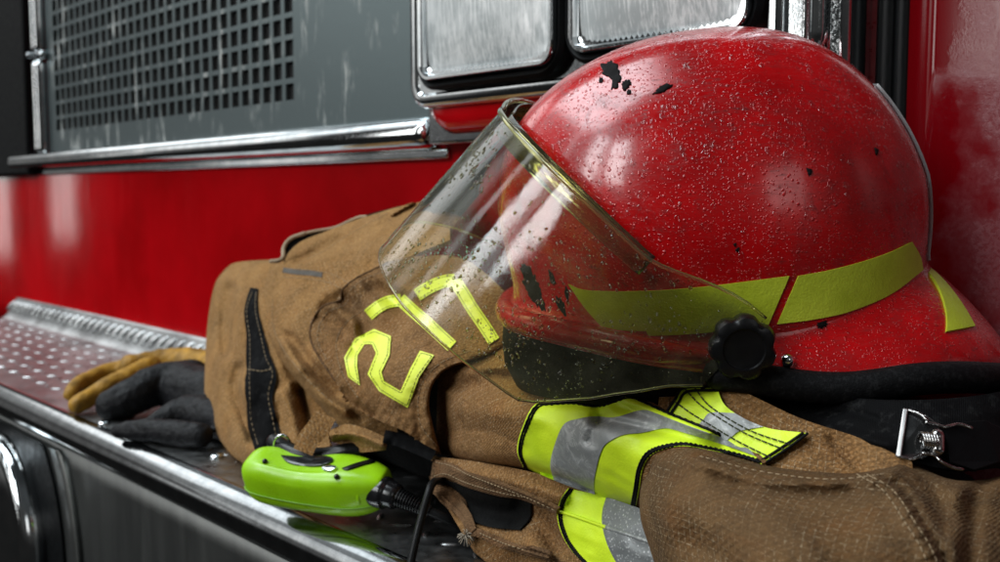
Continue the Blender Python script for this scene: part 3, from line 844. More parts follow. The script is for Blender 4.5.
for v in np.linspace(0, 1, 14):
    for u in np.linspace(0, 1, 8):
        ph = (bt[0][0] * (1 - u) + bt[1][0] * u) * (1 - v) + (bt[3][0] * (1 - u) + bt[2][0] * u) * v; f = bt[0][1] * (1 - v) + bt[2][1] * v
        w_, drop, k = brim_profile(ph); b0 = dome_local(ph, th0(ph)); n = np.array([b0[0] / AF ** 2, b0[1] / BY ** 2, 0]); n /= np.linalg.norm(n)
        q = b0 + n * w_ * f + np.array([0, 0, -drop * f ** 1.25 + .0005]); up = np.array([n[0] * drop, n[1] * drop, w_]); up /= np.linalg.norm(up)
        A_.append(q + up * .0016); B_.append(q - up * .0010)
V = HW(np.array(A_ + B_)); K = 14 * 8
F = grid_faces(14, 8) + [f[::-1] for f in grid_faces(14, 8, off=K)]
rim_ = [i for i in range(8)] + [i * 8 + 7 for i in range(1, 14)] + [13 * 8 + i for i in range(6, -1, -1)] + [i * 8 for i in range(12, 0, -1)]
for a_, b_ in zip(rim_, rim_[1:] + rim_[:1]): F.append((a_, b_, b_ + K, a_ + K))
obj('lime_stripe', V, F, M['decal'], brim, sharp=60)
print('REARMARK', [tuple(round(c) for c in proj(V[i])[:2]) for i in (0, 7, 111, 104)], 'want 934,262 944,266 988,325 966,332')
# chipped and burnt marks
def chip(bvh, pts, seed, off=.0006):
    rr = random.Random(seed); c = np.mean(pts, 0); ring_ = catmull(list(pts) + [pts[0]], 44)[:-1]
    ring_ = [c + (q - c) * (1 + rr.uniform(-.20, .20)) for q in ring_]
    xy, F, bd = tri_poly(ring_, 2.2)
    h = [cast(bvh, *q) for q in xy]
    ok = [k for k, q in enumerate(h) if q[0] is not None]
    if len(ok) < 6: return None
    mp = {k: i for i, k in enumerate(ok)}
    V = [h[k][0] + h[k][1] * off for k in ok] + [h[k][0] - h[k][1] * .0004 for k in ok]; n = len(ok)
    F = [tuple(mp[i] for i in f) for f in F if all(i in mp for i in f)]
    bd = [e for e in bd if e[0] in mp and e[1] in mp]
    return V, F + [tuple(i + n for i in f[::-1]) for f in F] + [(mp[x], mp[y], mp[y] + n, mp[x] + n) for x, y in bd]
marks = [[(602, 66), (610, 62), (617, 66), (620, 78), (616, 88), (611, 90), (612, 80), (603, 74)], [(622, 83), (628, 80), (631, 84), (624, 92)], [(654, 94), (662, 86), (673, 85), (664, 92)],
         [(522, 262), (532, 270), (541, 292), (546, 314), (540, 308), (530, 295), (523, 278)], [(556, 294), (563, 300), (567, 315), (573, 326), (573, 336), (568, 332), (566, 318), (558, 306)],
         [(735, 250), (739, 247), (738, 252)], [(733, 244), (736, 243), (735, 247)], [(806, 168), (812, 170), (809, 176)], [(549, 270), (553, 274), (556, 284), (551, 282)], [(566, 286), (569, 292), (568, 300), (565, 294)], [(577, 322), (581, 326), (580, 332), (576, 328)], [(628, 90), (631, 91), (630, 95), (627, 94)], [(600, 78), (603, 79), (602, 83), (599, 82)], [(874, 148), (878, 150), (876, 155)]]
for i, mk in enumerate(marks):
    r_ = chip(DOME, np.array(mk, float), i)
    if r_: obj('paint_chip', *r_, M['chip'], shell)
r_ = chip(BRIM, np.array([(816, 320), (824, 319), (827, 325), (819, 328)], float), 31)
if r_: obj('paint_chip', *r_, M['chip'], brim)

# --- visor: a curved clear sheet with a thick edge
NV, NF = 90, 14
vp = np.linspace(-PI / 2, PI / 2, NV)
A = np.array([[visw(p, f) for f in np.linspace(0, 1, NF)] for p in vp])
visor = obj('visor', A.reshape(-1, 3), grid_faces(NV, NF), M['visor'], helmet)
VIS = BVHTree.FromPolygons([tuple(v) for v in A.reshape(-1, 3)], grid_faces(NV, NF))
mb = MB()
mb.add(*tube(A[:, 0], .0009 + .0014 * np.cos(vp) ** .8, 8)); mb.build('visor_brow_rim', M['visor_edge'], visor)
lo = np.vstack([A[0, ::1][:0], A[:, -1]])
mb = MB(); mb.add(*tube(lo, .0009, 6)); mb.build('visor_free_edge', M['visor_edge'], visor)
# second, inner brow strip
mb = MB(); ins = np.array([[HW(vis(p, f) - np.array([0, 0, 0]) + (HK - vis(p, f)) * .035) for f in (-.03, .05, .10)] for p in vp[8:-8]])
V = ins.reshape(-1, 3); o = mb.add(V, grid_faces(len(ins), 3)).build('visor_bracket', M['visor'], visor); o.modifiers.new('t', 'SOLIDIFY').thickness = .0015
# seven-lobed clamping knob on both sides
def knob(side):
    c = HK + np.array([0, side * (Bv + .001), 0])
    ax, az = np.array([1.0, 0, 0]), np.array([0, 0, 1.0])
    def lob(r, amp, y):
        return HW(np.array([c + ax * (r + amp * (1 - 2 * ((1 - math.cos(7 * a)) / 2) ** 2.2)) * math.cos(a) + az * (r + amp * (1 - 2 * ((1 - math.cos(7 * a)) / 2) ** 2.2)) * math.sin(a) + np.array([0, side * y, 0]) for a in np.linspace(0, 2 * PI, 98, endpoint=False)]))
    mb = MB(); mb.add(*loft([lob(.0172, .0008, -.004), lob(.0184, .0011, -.002), lob(.0192, .0012, .004), lob(.0192, .0012, .009), lob(.0180, .0010, .0125), lob(.0152, .0005, .0138), lob(.0128, 0, .0138), lob(.0122, 0, .0126), lob(.0112, 0, .0124), lob(.003, 0, .0126)]))
    mb.build('clamping_knob', M['black_plastic'], helmet, sharp=45)
    mb = MB(); mb.add(*loft([HW(np.array([c + ax * r * math.cos(a) + az * r * math.sin(a) + np.array([0, side * y, 0]) for a in np.linspace(0, 2 * PI, 40, endpoint=False)])) for r, y in ((.012, -.022), (.012, -.003))])); mb.build('visor_hinge', M['black_plastic'], helmet, sharp=40)
knob(1); knob(-1)
# bracket tab below the hinge and its screw
tabc = HK + np.array([.006, BY + .006, -.034])
mb = MB(); q = [tabc + np.array([sx * .019, sy * .0035, sz * .013]) for sz in (-1, 1) for sy in (-1, 1) for sx in (-1, 1)]
o = mb.add(HW(np.array(q)), [(0, 1, 3, 2), (4, 6, 7, 5), (0, 4, 5, 1), (1, 5, 7, 3), (3, 7, 6, 2), (2, 6, 4, 0)]).build('visor_mount', M['black_gloss'], helmet, sharp=40)
m_ = o.modifiers.new('b', 'BEVEL'); m_.width = .002; m_.segments = 2
p, n = cast(BRIM, 787, 362)
if p is not None:
    mb = MB(); mb.add(*rounded_tube([p, p + n * .003], .0042, 12)); mb.build('brim_screw', M['chrome'], helmet)
# clear name holder standing at the back of the dome
R_ = []
for th in np.linspace(-.05, .72, 20):
    row = []
    for ph in np.radians(np.linspace(166, 194, 14)):
        d0 = dome_local(ph, th); nn = np.array([d0[0] / AR ** 2, d0[1] / BY ** 2, d0[2] / CZ ** 2]); nn /= np.linalg.norm(nn); row.append(d0 + nn * .0028)
    R_.append(row)
V = HW(np.array(R_).reshape(-1, 3)); o = obj('rear_holder', V, grid_faces(20, 14), M['clear_plastic'], helmet); o.modifiers.new('t', 'SOLIDIFY').thickness = .002

def clear_drop(name, tint, ior, mixr):
    t = NT(name)
    tr = t.n('ShaderNodeBsdfTransparent'); t.val(tr.inputs[0], tint)
    gl = t.n('ShaderNodeBsdfGlossy'); t.val(gl.inputs['Roughness'], .04)
    lw = t.n('ShaderNodeLayerWeight'); lw.inputs['Blend'].default_value = .5
    fz = t.math('ADD', t.math('MULTIPLY', t.math('POWER', lw.outputs['Facing'], 4.0), .5), .045)
    rf = t.n('ShaderNodeBsdfRefraction'); t.val(rf.inputs['IOR'], 1.2); t.val(rf.inputs['Roughness'], .05)
    m0 = t.n('ShaderNodeMixShader'); m0.inputs[0].default_value = mixr; t.l(tr.outputs[0], m0.inputs[1]); t.l(rf.outputs[0], m0.inputs[2])
    mx = t.n('ShaderNodeMixShader'); t.l(fz, mx.inputs[0]); t.l(m0.outputs[0], mx.inputs[1]); t.l(gl.outputs[0], mx.inputs[2]); t.l(mx.outputs[0], t.out.inputs[0]); return t.m
# --- rain drops standing on the shell and the visor
def drops(name, bvh_verts, faces, count, accept, parent, rmin, rmax, both=False, seed=1, offs=0.0):
    rr = random.Random(seed); V0 = np.asarray(bvh_verts); tris = []
    for f in faces:
        if len(f) == 4: tris += [(f[0], f[1], f[2]), (f[0], f[2], f[3])]
    tris = np.array(tris); a, b, c = V0[tris[:, 0]], V0[tris[:, 1]], V0[tris[:, 2]]
    nr = np.cross(b - a, c - a); ar = np.linalg.norm(nr, axis=1); cum = np.cumsum(ar) / ar.sum()
    mb = MB(); ctr = V0.mean(0); n = 0; tries = 0
    while n < count and tries < count * 8:
        tries += 1
        i = min(int(np.searchsorted(cum, rr.random())), len(tris) - 1); u, v = rr.random(), rr.random()
        if u + v > 1: u, v = 1 - u, 1 - v
        p = a[i] + (b[i] - a[i]) * u + (c[i] - a[i]) * v; nn = nr[i] / (ar[i] + 1e-12)
        if nn @ (p - ctr) < 0: nn = -nn
        if not accept(p, nn, rr): continue
        r = rmin + (rmax - rmin) * rr.random() ** 5.5
        t = np.cross(nn, (0, 0, 1)); t = t / (np.linalg.norm(t) + 1e-9); s = np.cross(nn, t)
        ex = rr.uniform(.8, 1.5) if r > .0009 else rr.uniform(.9, 1.15); jit = [rr.uniform(.82, 1.12) for _ in range(7)]
        L = []
        for h, k in ((-.10, 1.0), (.10, .95), (.25, .70), (.33, .30)):
            L.append(np.array([p + nn * (h * r + offs) + (t * math.cos(w) * r * k + s * math.sin(w) * r * k * ex) * jit[j] for j, w in enumerate(np.linspace(0, 2 * PI, 7, endpoint=False))]))
        mb.add(*loft(L)); n += 1
    return mb.build(name, M['drop_on_shell'] if parent is shell else M['drop_on_visor'], parent, kind='stuff')
M['drop_on_shell'] = clear_drop('water_on_shell', (.95, .92, .92), 1.42, .08)
drops('water_drops', domeV, domeF[:-1], 5000, lambda p, n, rr: n[2] > -.25 and rr.random() < .12 + 1.5 * max(0, fbm(p + 3, 18, 3) + .15), shell, .00040, .0024, seed=5)
M['drop_on_visor'] = clear_drop('water_on_visor', (.74, .74, .56), 1.33, .22)
drops('water_drops', A.reshape(-1, 3), grid_faces(NV, NF), 7000, lambda p, n, rr: rr.random() < .10 + 1.5 * max(0, fbm(p + 9, 26, 3) + .12), visor, .00025, .0014, seed=8, offs=.0002)

# --- neck strap with its spring buckle
S_strap = Surf([(700, 395, .690), (760, 405, .655), (800, 415, .625), (850, 425, .588), (900, 432, .565), (960, 440, .560), (1010, 440, .575), (1060, 430, .62), (760, 380, .67), (850, 395, .61), (900, 395, .585), (960, 400, .58), (1010, 400, .59), (800, 440, .612), (890, 460, .555), (960, 475, .552), (1010, 470, .565)])
S_strap.groove([(780, 410), (830, 408), (880, 420)], 5, .003).groove([(790, 425), (840, 432), (890, 445)], 5, -.003)
sheet('neck_strap', S_strap, [(690, 382), (760, 388), (830, 396), (905, 400), (980, 395), (1050, 380)], [(700, 412), (760, 425), (800, 433), (850, 444), (900, 458), (960, 470), (1050, 462)], None, None, M['webbing'], helmet, 24, 70, .003, curl={'top': .05}, wr=(.0016, 70))
buckle_c = lambda x, y, lift=.004: P(x, y, float(S_strap(np.array([x]), np.array([y]))[0]) - lift)
def bplate(pts, t0, t1, mat, name, parent):
    V = [buckle_c(x, y, t1) for x, y in pts] + [buckle_c(x, y, t0) for x, y in pts]; k = len(pts)
    F = [tuple(range(k)), tuple(range(2 * k - 1, k - 1, -1))] + [(i, (i + 1) % k, k + (i + 1) % k, k + i) for i in range(k)]
    o = obj(name, V, F, mat, parent, smooth=False); m_ = o.modifiers.new('b', 'BEVEL'); m_.width = .0006; m_.segments = 2; return o
M['buckle'] = simple('polished_buckle_steel', (.90, .89, .87), .42, 1.0)
M['buckle_dim'] = simple('buckle_wire_steel', (.42, .41, .40), .15, 1.0)
M['buckle_dark'] = simple('blackened_buckle_steel', (.06, .06, .06), .22, .8)
bk = bplate([(905, 409), (926, 415), (940, 425), (938, 452), (922, 459), (895, 456)], .003, .006, M['buckle_dark'], 'buckle', helmet)
bplate([(903, 408), (908, 409), (901, 456), (896, 455)], .006, .010, M['buckle'], 'buckle_bar', bk)
mb = MB()
for q in ([(925, 422), (938, 425), (945, 427), (958, 424), (972, 428)], [(922, 453), (934, 455), (942, 462), (955, 468), (963, 469)], [(908, 410), (920, 414), (928, 421)], [(897, 456), (912, 459), (922, 454)]):
    c_ = catmull(q, 20); mb.add(*tube([buckle_c(x, y, .008) for x, y in c_], .0009, 8))
hx = [buckle_c(921 + 17 * t, 440 + 2 * t, .0085) + np.array([0, math.cos(t * 40), math.sin(t * 40)]) * .0042 for t in np.linspace(0, 1, 120)]
mb.add(*tube(hx, .0008, 6)); mb.build('buckle_spring', M['buckle_dim'], bk)
mb = MB(); mb.add(*rounded_tube([buckle_c(937, 436, .008), buckle_c(937, 449, .008)], .0040, 10)); mb.build('buckle_roller', M['buckle_dim'], bk)
bplate([(944, 424), (985, 420), (1002, 428), (1000, 462), (975, 470), (950, 462)], .003, .0065, M['black_rubber'], 'strap_tab', helmet)
SEAMS = []
def seam(pts, *a):
    m_ = MB(); stitches(m_, pts, *a)
    if m_.v: SEAMS.append(m_)
def seam_done(mat, parent):
    for m_ in SEAMS: m_.build('stitching', mat, parent)
    SEAMS.clear()
# ------------------------------------------------------------------ folded turnout coat
coat = thing('turnout_coat', 'folded tan and brown firefighter coat with lime numerals and silver striped trim', 'coat', hit_z(520, 520, 0))

# inner layers of the folded coat: the bulk that carries the helmet, coloured black as gap shade
sa = (P(262, 420, 1.16) - T0) @ Wd; sb = (P(1010, 470, .62) - T0) @ Wd
def heap_top(u): return float(np.interp(u, [0, .06, .22, .40, .55, .75, 1], [.10, .175, .195, .170, .150, .142, .11]))
loops = []
for u in np.linspace(0, 1, 40):
    e_ = 1 - abs(2 * u - 1) ** 6; h = heap_top(u) * (.35 + .65 * e_); t0, t1 = .02, .02 + (.15 + .05 * min(1, u * 2)) * (.5 + .5 * e_)
    L = []
    for a in np.linspace(0, 2 * PI, 40, endpoint=False):
        ca, sn = math.cos(a), math.sin(a)
        x = math.copysign(abs(ca) ** .6, ca); y = math.copysign(abs(sn) ** .6, sn)
        p = T(sa + (sb - sa) * u, (t0 + t1) / 2 + x * (t1 - t0) / 2, h * (.5 + .5 * y) + .001)
        p = p + Nd * .008 * fbm(p, 14) + np.array([0, 0, .006 * fbm(p + 4, 12) * max(0, y)]); L.append(p)
    loops.append(np.array(L))
V, F = loft(loops); obj('inner_layer', V, F, M['lining'], coat, label='inner bulk of the folded coat, coloured black to darken its gaps')

# left end: the doubled sleeve end
S1 = Surf([(224, 266, 1.33), (285, 260, 1.26), (310, 262, 1.24), (207, 330, 1.30), (205, 400, 1.23), (246, 466, 1.06), (240, 300, 1.21), (238, 380, 1.13), (250, 430, 1.075), (290, 300, 1.15), (290, 380, 1.09), (300, 440, 1.04), (330, 445, 1.02)])
S1.groove([(230, 290), (225, 320), (226, 352)], 7, .022).groove([(239, 368), (235, 388), (242, 412), (252, 438)], 6, .020).groove([(300, 392), (307, 415), (312, 440)], 6, .016)
S1.groove([(246, 300), (242, 350), (248, 400)], 10, -.008).groove([(284, 395), (292, 420), (296, 440)], 7, -.008)
S1.roll([(224, 266), (214, 285), (208, 320), (205, 365), (205, 400), (212, 425), (228, 450), (246, 466)], 26, .05)
S1.sharp([(262, 300), (272, 340), (284, 372), (296, 398)], 7, -.010).sharp([(218, 300), (228, 340), (226, 380), (236, 420)], 8, .010).sharp([(268, 452), (276, 430), (280, 405)], 5, .008).sharp([(232, 276), (246, 300), (244, 330)], 7, -.006)
sheet('sleeve_end', S1, [(226, 268), (236, 262.5), (262, 260), (285, 260), (310, 262)], [(247, 466), (258, 464), (275, 457), (300, 452), (330, 446)], [(226, 268), (215, 284), (208, 320), (205, 365), (205, 398), (212, 425), (229, 452), (247, 466)], None, M['cloth_tan'], coat, 70, 50, .004, curl={'left': .10, 'top': .10, 'bottom': .03}, wr=(.0034, 24), uvrot=.15)
X = ribbon(S1, [(254, 288), (251, 310), (255, 335), (258, 358), (261, 374), (259, 395), (262, 420), (268, 447)], [8, 14, 17, 24, 32, 26, 31, 27], .004, .003, 60, 9)
strap_ = obj('velcro_strap', X[0], X[1], M['webbing'], coat, uv=np.array([[(i % 9) * .003, (i // 9) * .003] for i in range(len(X[0]))]), label='black fabric strap hanging down the tan sleeve end', sharp=60)
mb = MB()
for k in (-.40, .40):
    c_ = [(254 + k * 5, 292), (251 + k * 11, 310), (255 + k * 14, 335), (258 + k * 20, 358), (261 + k * 29, 374), (259 + k * 23, 395), (262 + k * 27, 420), (268 + k * 25, 445)]
    seam(line_on(S1, c_, .0045, 120), .004, .0025, .0004)
seam(line_on(S1, [(248, 369), (262, 371), (274, 368)], .0046, 40), .004, .0015, .0006)
seam_done(M['thread'], strap_)

# upper panel left of the numerals
S2 = Surf([(270, 263, 1.19), (266, 310, 1.14), (275, 350, 1.09), (310, 395, 1.01), (345, 430, .97), (320, 280, 1.09), (300, 320, 1.07), (330, 330, 1.035), (320, 360, 1.01), (385, 265, 1.05), (390, 330, .99), (395, 440, .965), (350, 400, .975)])
S2.groove([(285, 345), (300, 370), (322, 396), (345, 412)], 6, -.014).groove([(290, 338), (312, 366), (336, 392)], 6, .012).groove([(300, 300), (296, 330), (305, 360)], 14, -.006).groove([(318, 300), (345, 286), (362, 283)], 6, -.006).groove([(310, 290), (325, 300), (330, 320)], 8, .006)
S2.groove([(283, 268), (310, 271), (334, 275), (352, 285)], 2.2, .0016)
S2.roll([(270, 263), (265, 285), (264, 310), (267, 335), (279, 358), (299, 383), (324, 411), (345, 431)], 9, .018)
S2.sharp([(296, 286), (320, 292), (338, 288)], 6, -.006).sharp([(276, 300), (290, 340), (312, 372)], 8, -.007).sharp([(318, 345), (326, 372), (345, 398)], 6, .006).sharp([(305, 380), (325, 400), (345, 418)], 5, .007).pucker([(283, 268), (310, 271), (334, 275), (352, 285)], 5, .0009, 8).pucker([(273, 300), (273, 325), (284, 350), (306, 378), (334, 404)], 5, .0011, 9)
sheet('shoulder_panel', S2, [(271, 263), (295, 264), (330, 262), (385, 258)], [(345, 431), (362, 437), (380, 440), (398, 442)], [(271, 263), (265, 285), (264, 310), (267, 335), (279, 358), (299, 383), (324, 411), (345, 431)], None, M['cloth_tan'], coat, 70, 50, .004, curl={'left': .05, 'bottom': .03}, wr=(.0038, 27), uvrot=.25)
X = ribbon(S2, [(283, 270), (296, 272), (310, 273), (322, 275)], 5, .0014, .001, 20, 4)
obj('worn_tab', X[0], X[1], simple('grey_webbing', (.085, .070, .055), .8), coat, sharp=60)

# collar standing up behind, with its dark lining
SC_ = Surf([(283, 262, 1.20), (284, 248, 1.22), (310, 233, 1.21), (365, 216, 1.17), (440, 200, 1.11), (310, 267, 1.145), (356, 283, 1.05), (390, 262, 1.01), (440, 240, .99), (330, 250, 1.15), (370, 245, 1.08)])
SC_.step([(300, 268), (322, 258), (350, 240), (390, 217)], 3.5, .014).groove([(300, 262), (318, 252), (340, 240)], 7, .010).groove([(283, 266), (310, 268), (334, 272), (354, 283)], 2, -.0025)
SC_.sharp([(320, 262), (350, 252), (395, 246)], 7, -.007).sharp([(345, 272), (372, 258), (400, 252)], 5, .005)
sheet('collar', SC_, [(284, 262), (289, 252), (302, 241), (327, 231), (365, 217), (402, 206), (450, 196)], [(283, 265), (310, 269), (335, 274), (357, 284), (372, 276), (392, 264), (450, 240)], None, None, M['cloth_tan'], coat, 34, 70, .004, curl={'top': .07}, wr=(.0030, 28), uvrot=-.3)
SL = Surf([(280, 262, 1.215), (284, 246, 1.235), (300, 235, 1.235), (335, 227, 1.225), (365, 215, 1.19), (420, 202, 1.13), (300, 250, 1.23)])
lin = sheet('collar_lining', SL, [(283, 259), (284, 247), (291, 238.5), (310, 232), (335, 227), (362, 216), (400, 206)], [(286, 263), (292, 254), (304, 243), (328, 233), (340, 230), (365, 220), (402, 210)], None, None, M['lining'], coat, 8, 40, .003, curl={'top': .03})
mb = MB(); mb.add(*rounded_tube(line_on(SL, [(271, 261.5), (279, 260.5), (283, 257), (284, 247), (291, 238.5), (304, 233.5)], .004, 40), .0026, 8)); mb.add(*rounded_tube(line_on(SL, [(304, 233.5), (316, 231), (335, 227.5), (352, 220), (360, 217), (366, 216.5)], .003, 40), .0018, 8))
mb.build('collar_edge', simple('worn_collar_edge', (.40, .30, .20), .85, bump=(300, .5, .001)), lin)

# back panel with the numerals
S3 = Surf([(388, 262, 1.005), (343, 288, 1.005), (311, 322, .995), (320, 360, .965), (345, 396, .93), (380, 330, .94), (375, 370, .905), (410, 400, .87), (400, 430, .88), (441, 452, .865), (430, 400, .85), (440, 340, .87), (450, 300, .90), (480, 280, .92), (530, 310, .86), (500, 340, .82), (460, 360, .835)])
S3.groove([(318, 318), (340, 330), (352, 345)], 8, .010).groove([(345, 300), (362, 318), (365, 335)], 9, .012).groove([(335, 305), (352, 322), (350, 340)], 7, -.006).groove([(372, 290), (392, 300), (402, 312)], 8, .008).groove([(380, 276), (396, 285), (412, 290)], 7, -.006)
S3.groove([(345, 392), (352, 404), (372, 415)], 5, .006).groove([(420, 440), (418, 410), (424, 384), (440, 366), (466, 354)], 4, .0025)
hem = [(532, 318), (520, 336), (500, 350), (472, 360), (447, 369), (433, 384), (429, 404), (434, 430), (441, 453)]
S3.roll(hem, 7, .012)
S3.sharp([(330, 312), (348, 330), (356, 352)], 6, .010).sharp([(358, 286), (376, 300), (384, 318)], 7, -.009).sharp([(396, 272), (402, 292), (420, 306)], 6, .009).sharp([(350, 350), (340, 368), (346, 388)], 6, -.006).sharp([(405, 410), (418, 390), (430, 372)], 5, .004).sharp([(440, 300), (455, 325), (450, 345)], 8, .008).pucker([(437, 446), (421, 425), (418, 400), (424, 380), (442, 362), (472, 350)], 5, .0010, 8).pucker([(383, 272), (364, 279), (350, 291), (346, 304), (328, 312), (319, 326), (318, 342), (328, 362)], 5, .0012, 9).pucker([(358, 402), (382, 418), (404, 430), (424, 442)], 5, .0014, 9)
sheet('number_panel', S3, [(389, 261), (420, 256), (470, 262), (532, 318)], [(345, 397), (356, 408), (380, 421), (404, 431), (424, 444), (441, 453)], [(389, 261), (372, 270), (357, 277), (342, 289), (339, 300), (322, 306), (311, 322), (310, 340), (320, 360), (334, 380), (345, 397)], hem, M['cloth'], coat, 80, 70, .004, curl={'right': .035}, wr=(.0034, 30), uvrot=.55)
mb = MB()
mb.add(*rounded_tube(line_on(S3, [(388, 262.5), (372, 270.5), (358, 277.5), (343, 289), (340, 300.5), (323, 306.5), (312, 322), (311, 340), (321, 360), (335, 380)], -.0005, 80), .0013, 6))
mb.build('panel_edge_binding', M['leather'], coat)
mb = MB()
seam(line_on(S3, [(383, 272), (364, 279), (350, 291), (346, 304), (328, 312), (319, 326), (318, 342), (328, 362)], .0006, 160))
seam(line_on(S3, [(358, 398), (342, 372), (336, 345), (344, 325), (360, 312), (380, 300)], .0006, 160))
seam(line_on(S3, [(437, 446), (421, 425), (418, 400), (424, 380), (442, 362), (472, 350)], .0006, 160))
seam(line_on(S2, [(273, 300), (273, 325), (284, 350), (306, 378), (334, 404)], .0006, 160))
seam(line_on(S2, [(283, 268), (310, 270), (334, 275), (352, 285)], .0006, 100))
seam(line_on(S2, [(283, 277), (310, 279), (330, 283), (345, 291)], .0006, 100))
seam(line_on(SC_, [(300, 262), (322, 252), (350, 234), (390, 212)], .0006, 100))
seam_done(M['thread'], coat)

# numerals: raised fluorescent strokes with a dark stitch line round them
def numeral(poly, w, sm=True):
    if not sm:
        p_ = resample(poly, 90); poly = [p_[0]] + [tuple((p_[max(0, i - 1)] + p_[i] + p_[min(89, i + 1)]) / 3) for i in range(1, 89)] + [p_[-1]]; poly = poly[::2] + [poly[-1]]
    X = ribbon(S3, poly, w, .0024, .002, 90, 7, smooth=True)
    o = obj('numeral', X[0], X[1], M['digit'], coat, sharp=60)
    c_ = catmull(poly, 70); t = np.gradient(c_, axis=0); t /= np.linalg.norm(t, axis=1)[:, None]; nn = np.c_[-t[:, 1], t[:, 0]]
    mb = MB()
    for k in (-.36, .36):
        q = c_ + nn * k * w; q = q[1:-1]; seam(PA(q[:, 0], q[:, 1], S3(q[:, 0], q[:, 1]) - .0027), .003, .001, .00028)
    seam_done(M['thread_dark'], o); return o
def poly_patch(S, poly, off, thick, cell=4.0):
    xy, F, bd = tri_poly(poly, cell); K = len(xy)
    D = S(xy[:, 0], xy[:, 1]); V = np.vstack([PA(xy[:, 0], xy[:, 1], D - off), PA(xy[:, 0], xy[:, 1], D - off + thick)])
    return V, F + [tuple(i + K for i in f[::-1]) for f in F] + [(a_, b_, b_ + K, a_ + K) for a_, b_ in bd]
two = [(359.8, 385.3), (347.8, 376.7), (344, 357.6), (355, 338.4), (374, 328.9), (390.9, 336), (389.5, 355), (381.3, 372), (384, 381), (400.5, 391), (410, 369), (420, 350.5), (434, 355), (419, 377), (407.6, 407.8), (379, 391), (367.5, 374), (376, 353), (371.8, 344), (364.6, 344), (357.5, 355), (357, 366)]
n2 = obj('numeral', *poly_patch(S3, two, .0024, .002), M['digit'], coat, sharp=50)
cxy = np.array(two); ctr_line = []
for p, q, r_ in zip(two[-1:] + two[:-1], two, two[1:] + two[:1]):
    p, q, r_ = map(np.array, (p, q, r_)); e1 = (q - p) / np.linalg.norm(q - p); e2 = (r_ - q) / np.linalg.norm(r_ - q); nn_ = np.array([-e1[1], e1[0]]) + np.array([-e2[1], e2[0]]); nn_ /= np.linalg.norm(nn_) + 1e-9
    ctr_line.append(q + nn_ * 2.2)
ctr_line.append(ctr_line[0]); ctr_line = resample(ctr_line, 160)
seam(PA(ctr_line[:, 0], ctr_line[:, 1], S3(ctr_line[:, 0], ctr_line[:, 1]) - .0027), .003, .001, .0003); seam_done(M['thread_dark'], n2)
numeral([(368, 315), (378, 307), (388, 302), (401, 300)], 12)
numeral([(400, 299), (412, 310), (426, 322), (438, 333), (452, 346)], 12.5)
numeral([(417, 295), (428, 288), (442, 282), (455, 280)], 12.5)
numeral([(455, 281), (463, 293), (472, 308), (483, 324), (494, 341)], 12.5)

# sleeve rolled over under the helmet
S4 = Surf([(436, 372, .90), (436, 420, .905), (436, 452, .905), (470, 380, .835), (480, 420, .79), (480, 462, .80), (520, 376, .765), (530, 430, .715), (530, 468, .735), (580, 372, .73), (580, 395, .695), (590, 430, .655), (600, 494, .675), (650, 385, .675), (650, 404, .655), (650, 440, .622), (645, 508, .640), (700, 400, .650), (690, 445, .598), (740, 441, .606), (762, 463, .580), (490, 352, .83), (540, 350, .79)])
S4.groove([(455, 385), (490, 388), (525, 384)], 8, .006).groove([(460, 408), (495, 412), (530, 415)], 12, -.006).groove([(470, 372), (520, 366), (570, 378)], 6, -.006).groove([(490, 375), (540, 380), (590, 392)], 5, .006).groove([(545, 366), (590, 374), (640, 388)], 8, -.006)
S4.groove([(596, 404), (600, 415), (590, 440)], 7, .005).groove([(622, 398), (660, 412), (710, 432)], 6, -.006).groove([(600, 420), (660, 432), (720, 446)], 6, .004)
S4.roll([(436, 453), (480, 463), (525, 469), (565, 481), (605, 497), (650, 513)], 14, .03)
S4.sharp([(446, 392), (480, 398), (520, 396)], 6, -.007).sharp([(452, 430), (490, 432), (524, 446)], 7, .006).sharp([(478, 372), (520, 378), (560, 392)], 5, .007).sharp([(505, 352), (540, 362), (585, 374), (625, 390)], 6, -.007).sharp([(560, 366), (600, 384)], 5, .006)
sheet('rolled_sleeve', S4, [(438, 362), (490, 345), (540, 345), (585, 362), (640, 394), (668, 411), (707, 427), (745, 443), (767, 461)], [(436, 453), (480, 463), (525, 469), (565, 481), (605, 497), (650, 513)], None, [(767, 461), (740, 475), (700, 492), (650, 513)], M['cloth'], coat, 60, 90, .004, curl={'bottom': .05, 'top': .06}, wr=(.0028, 30), uvrot=.2)
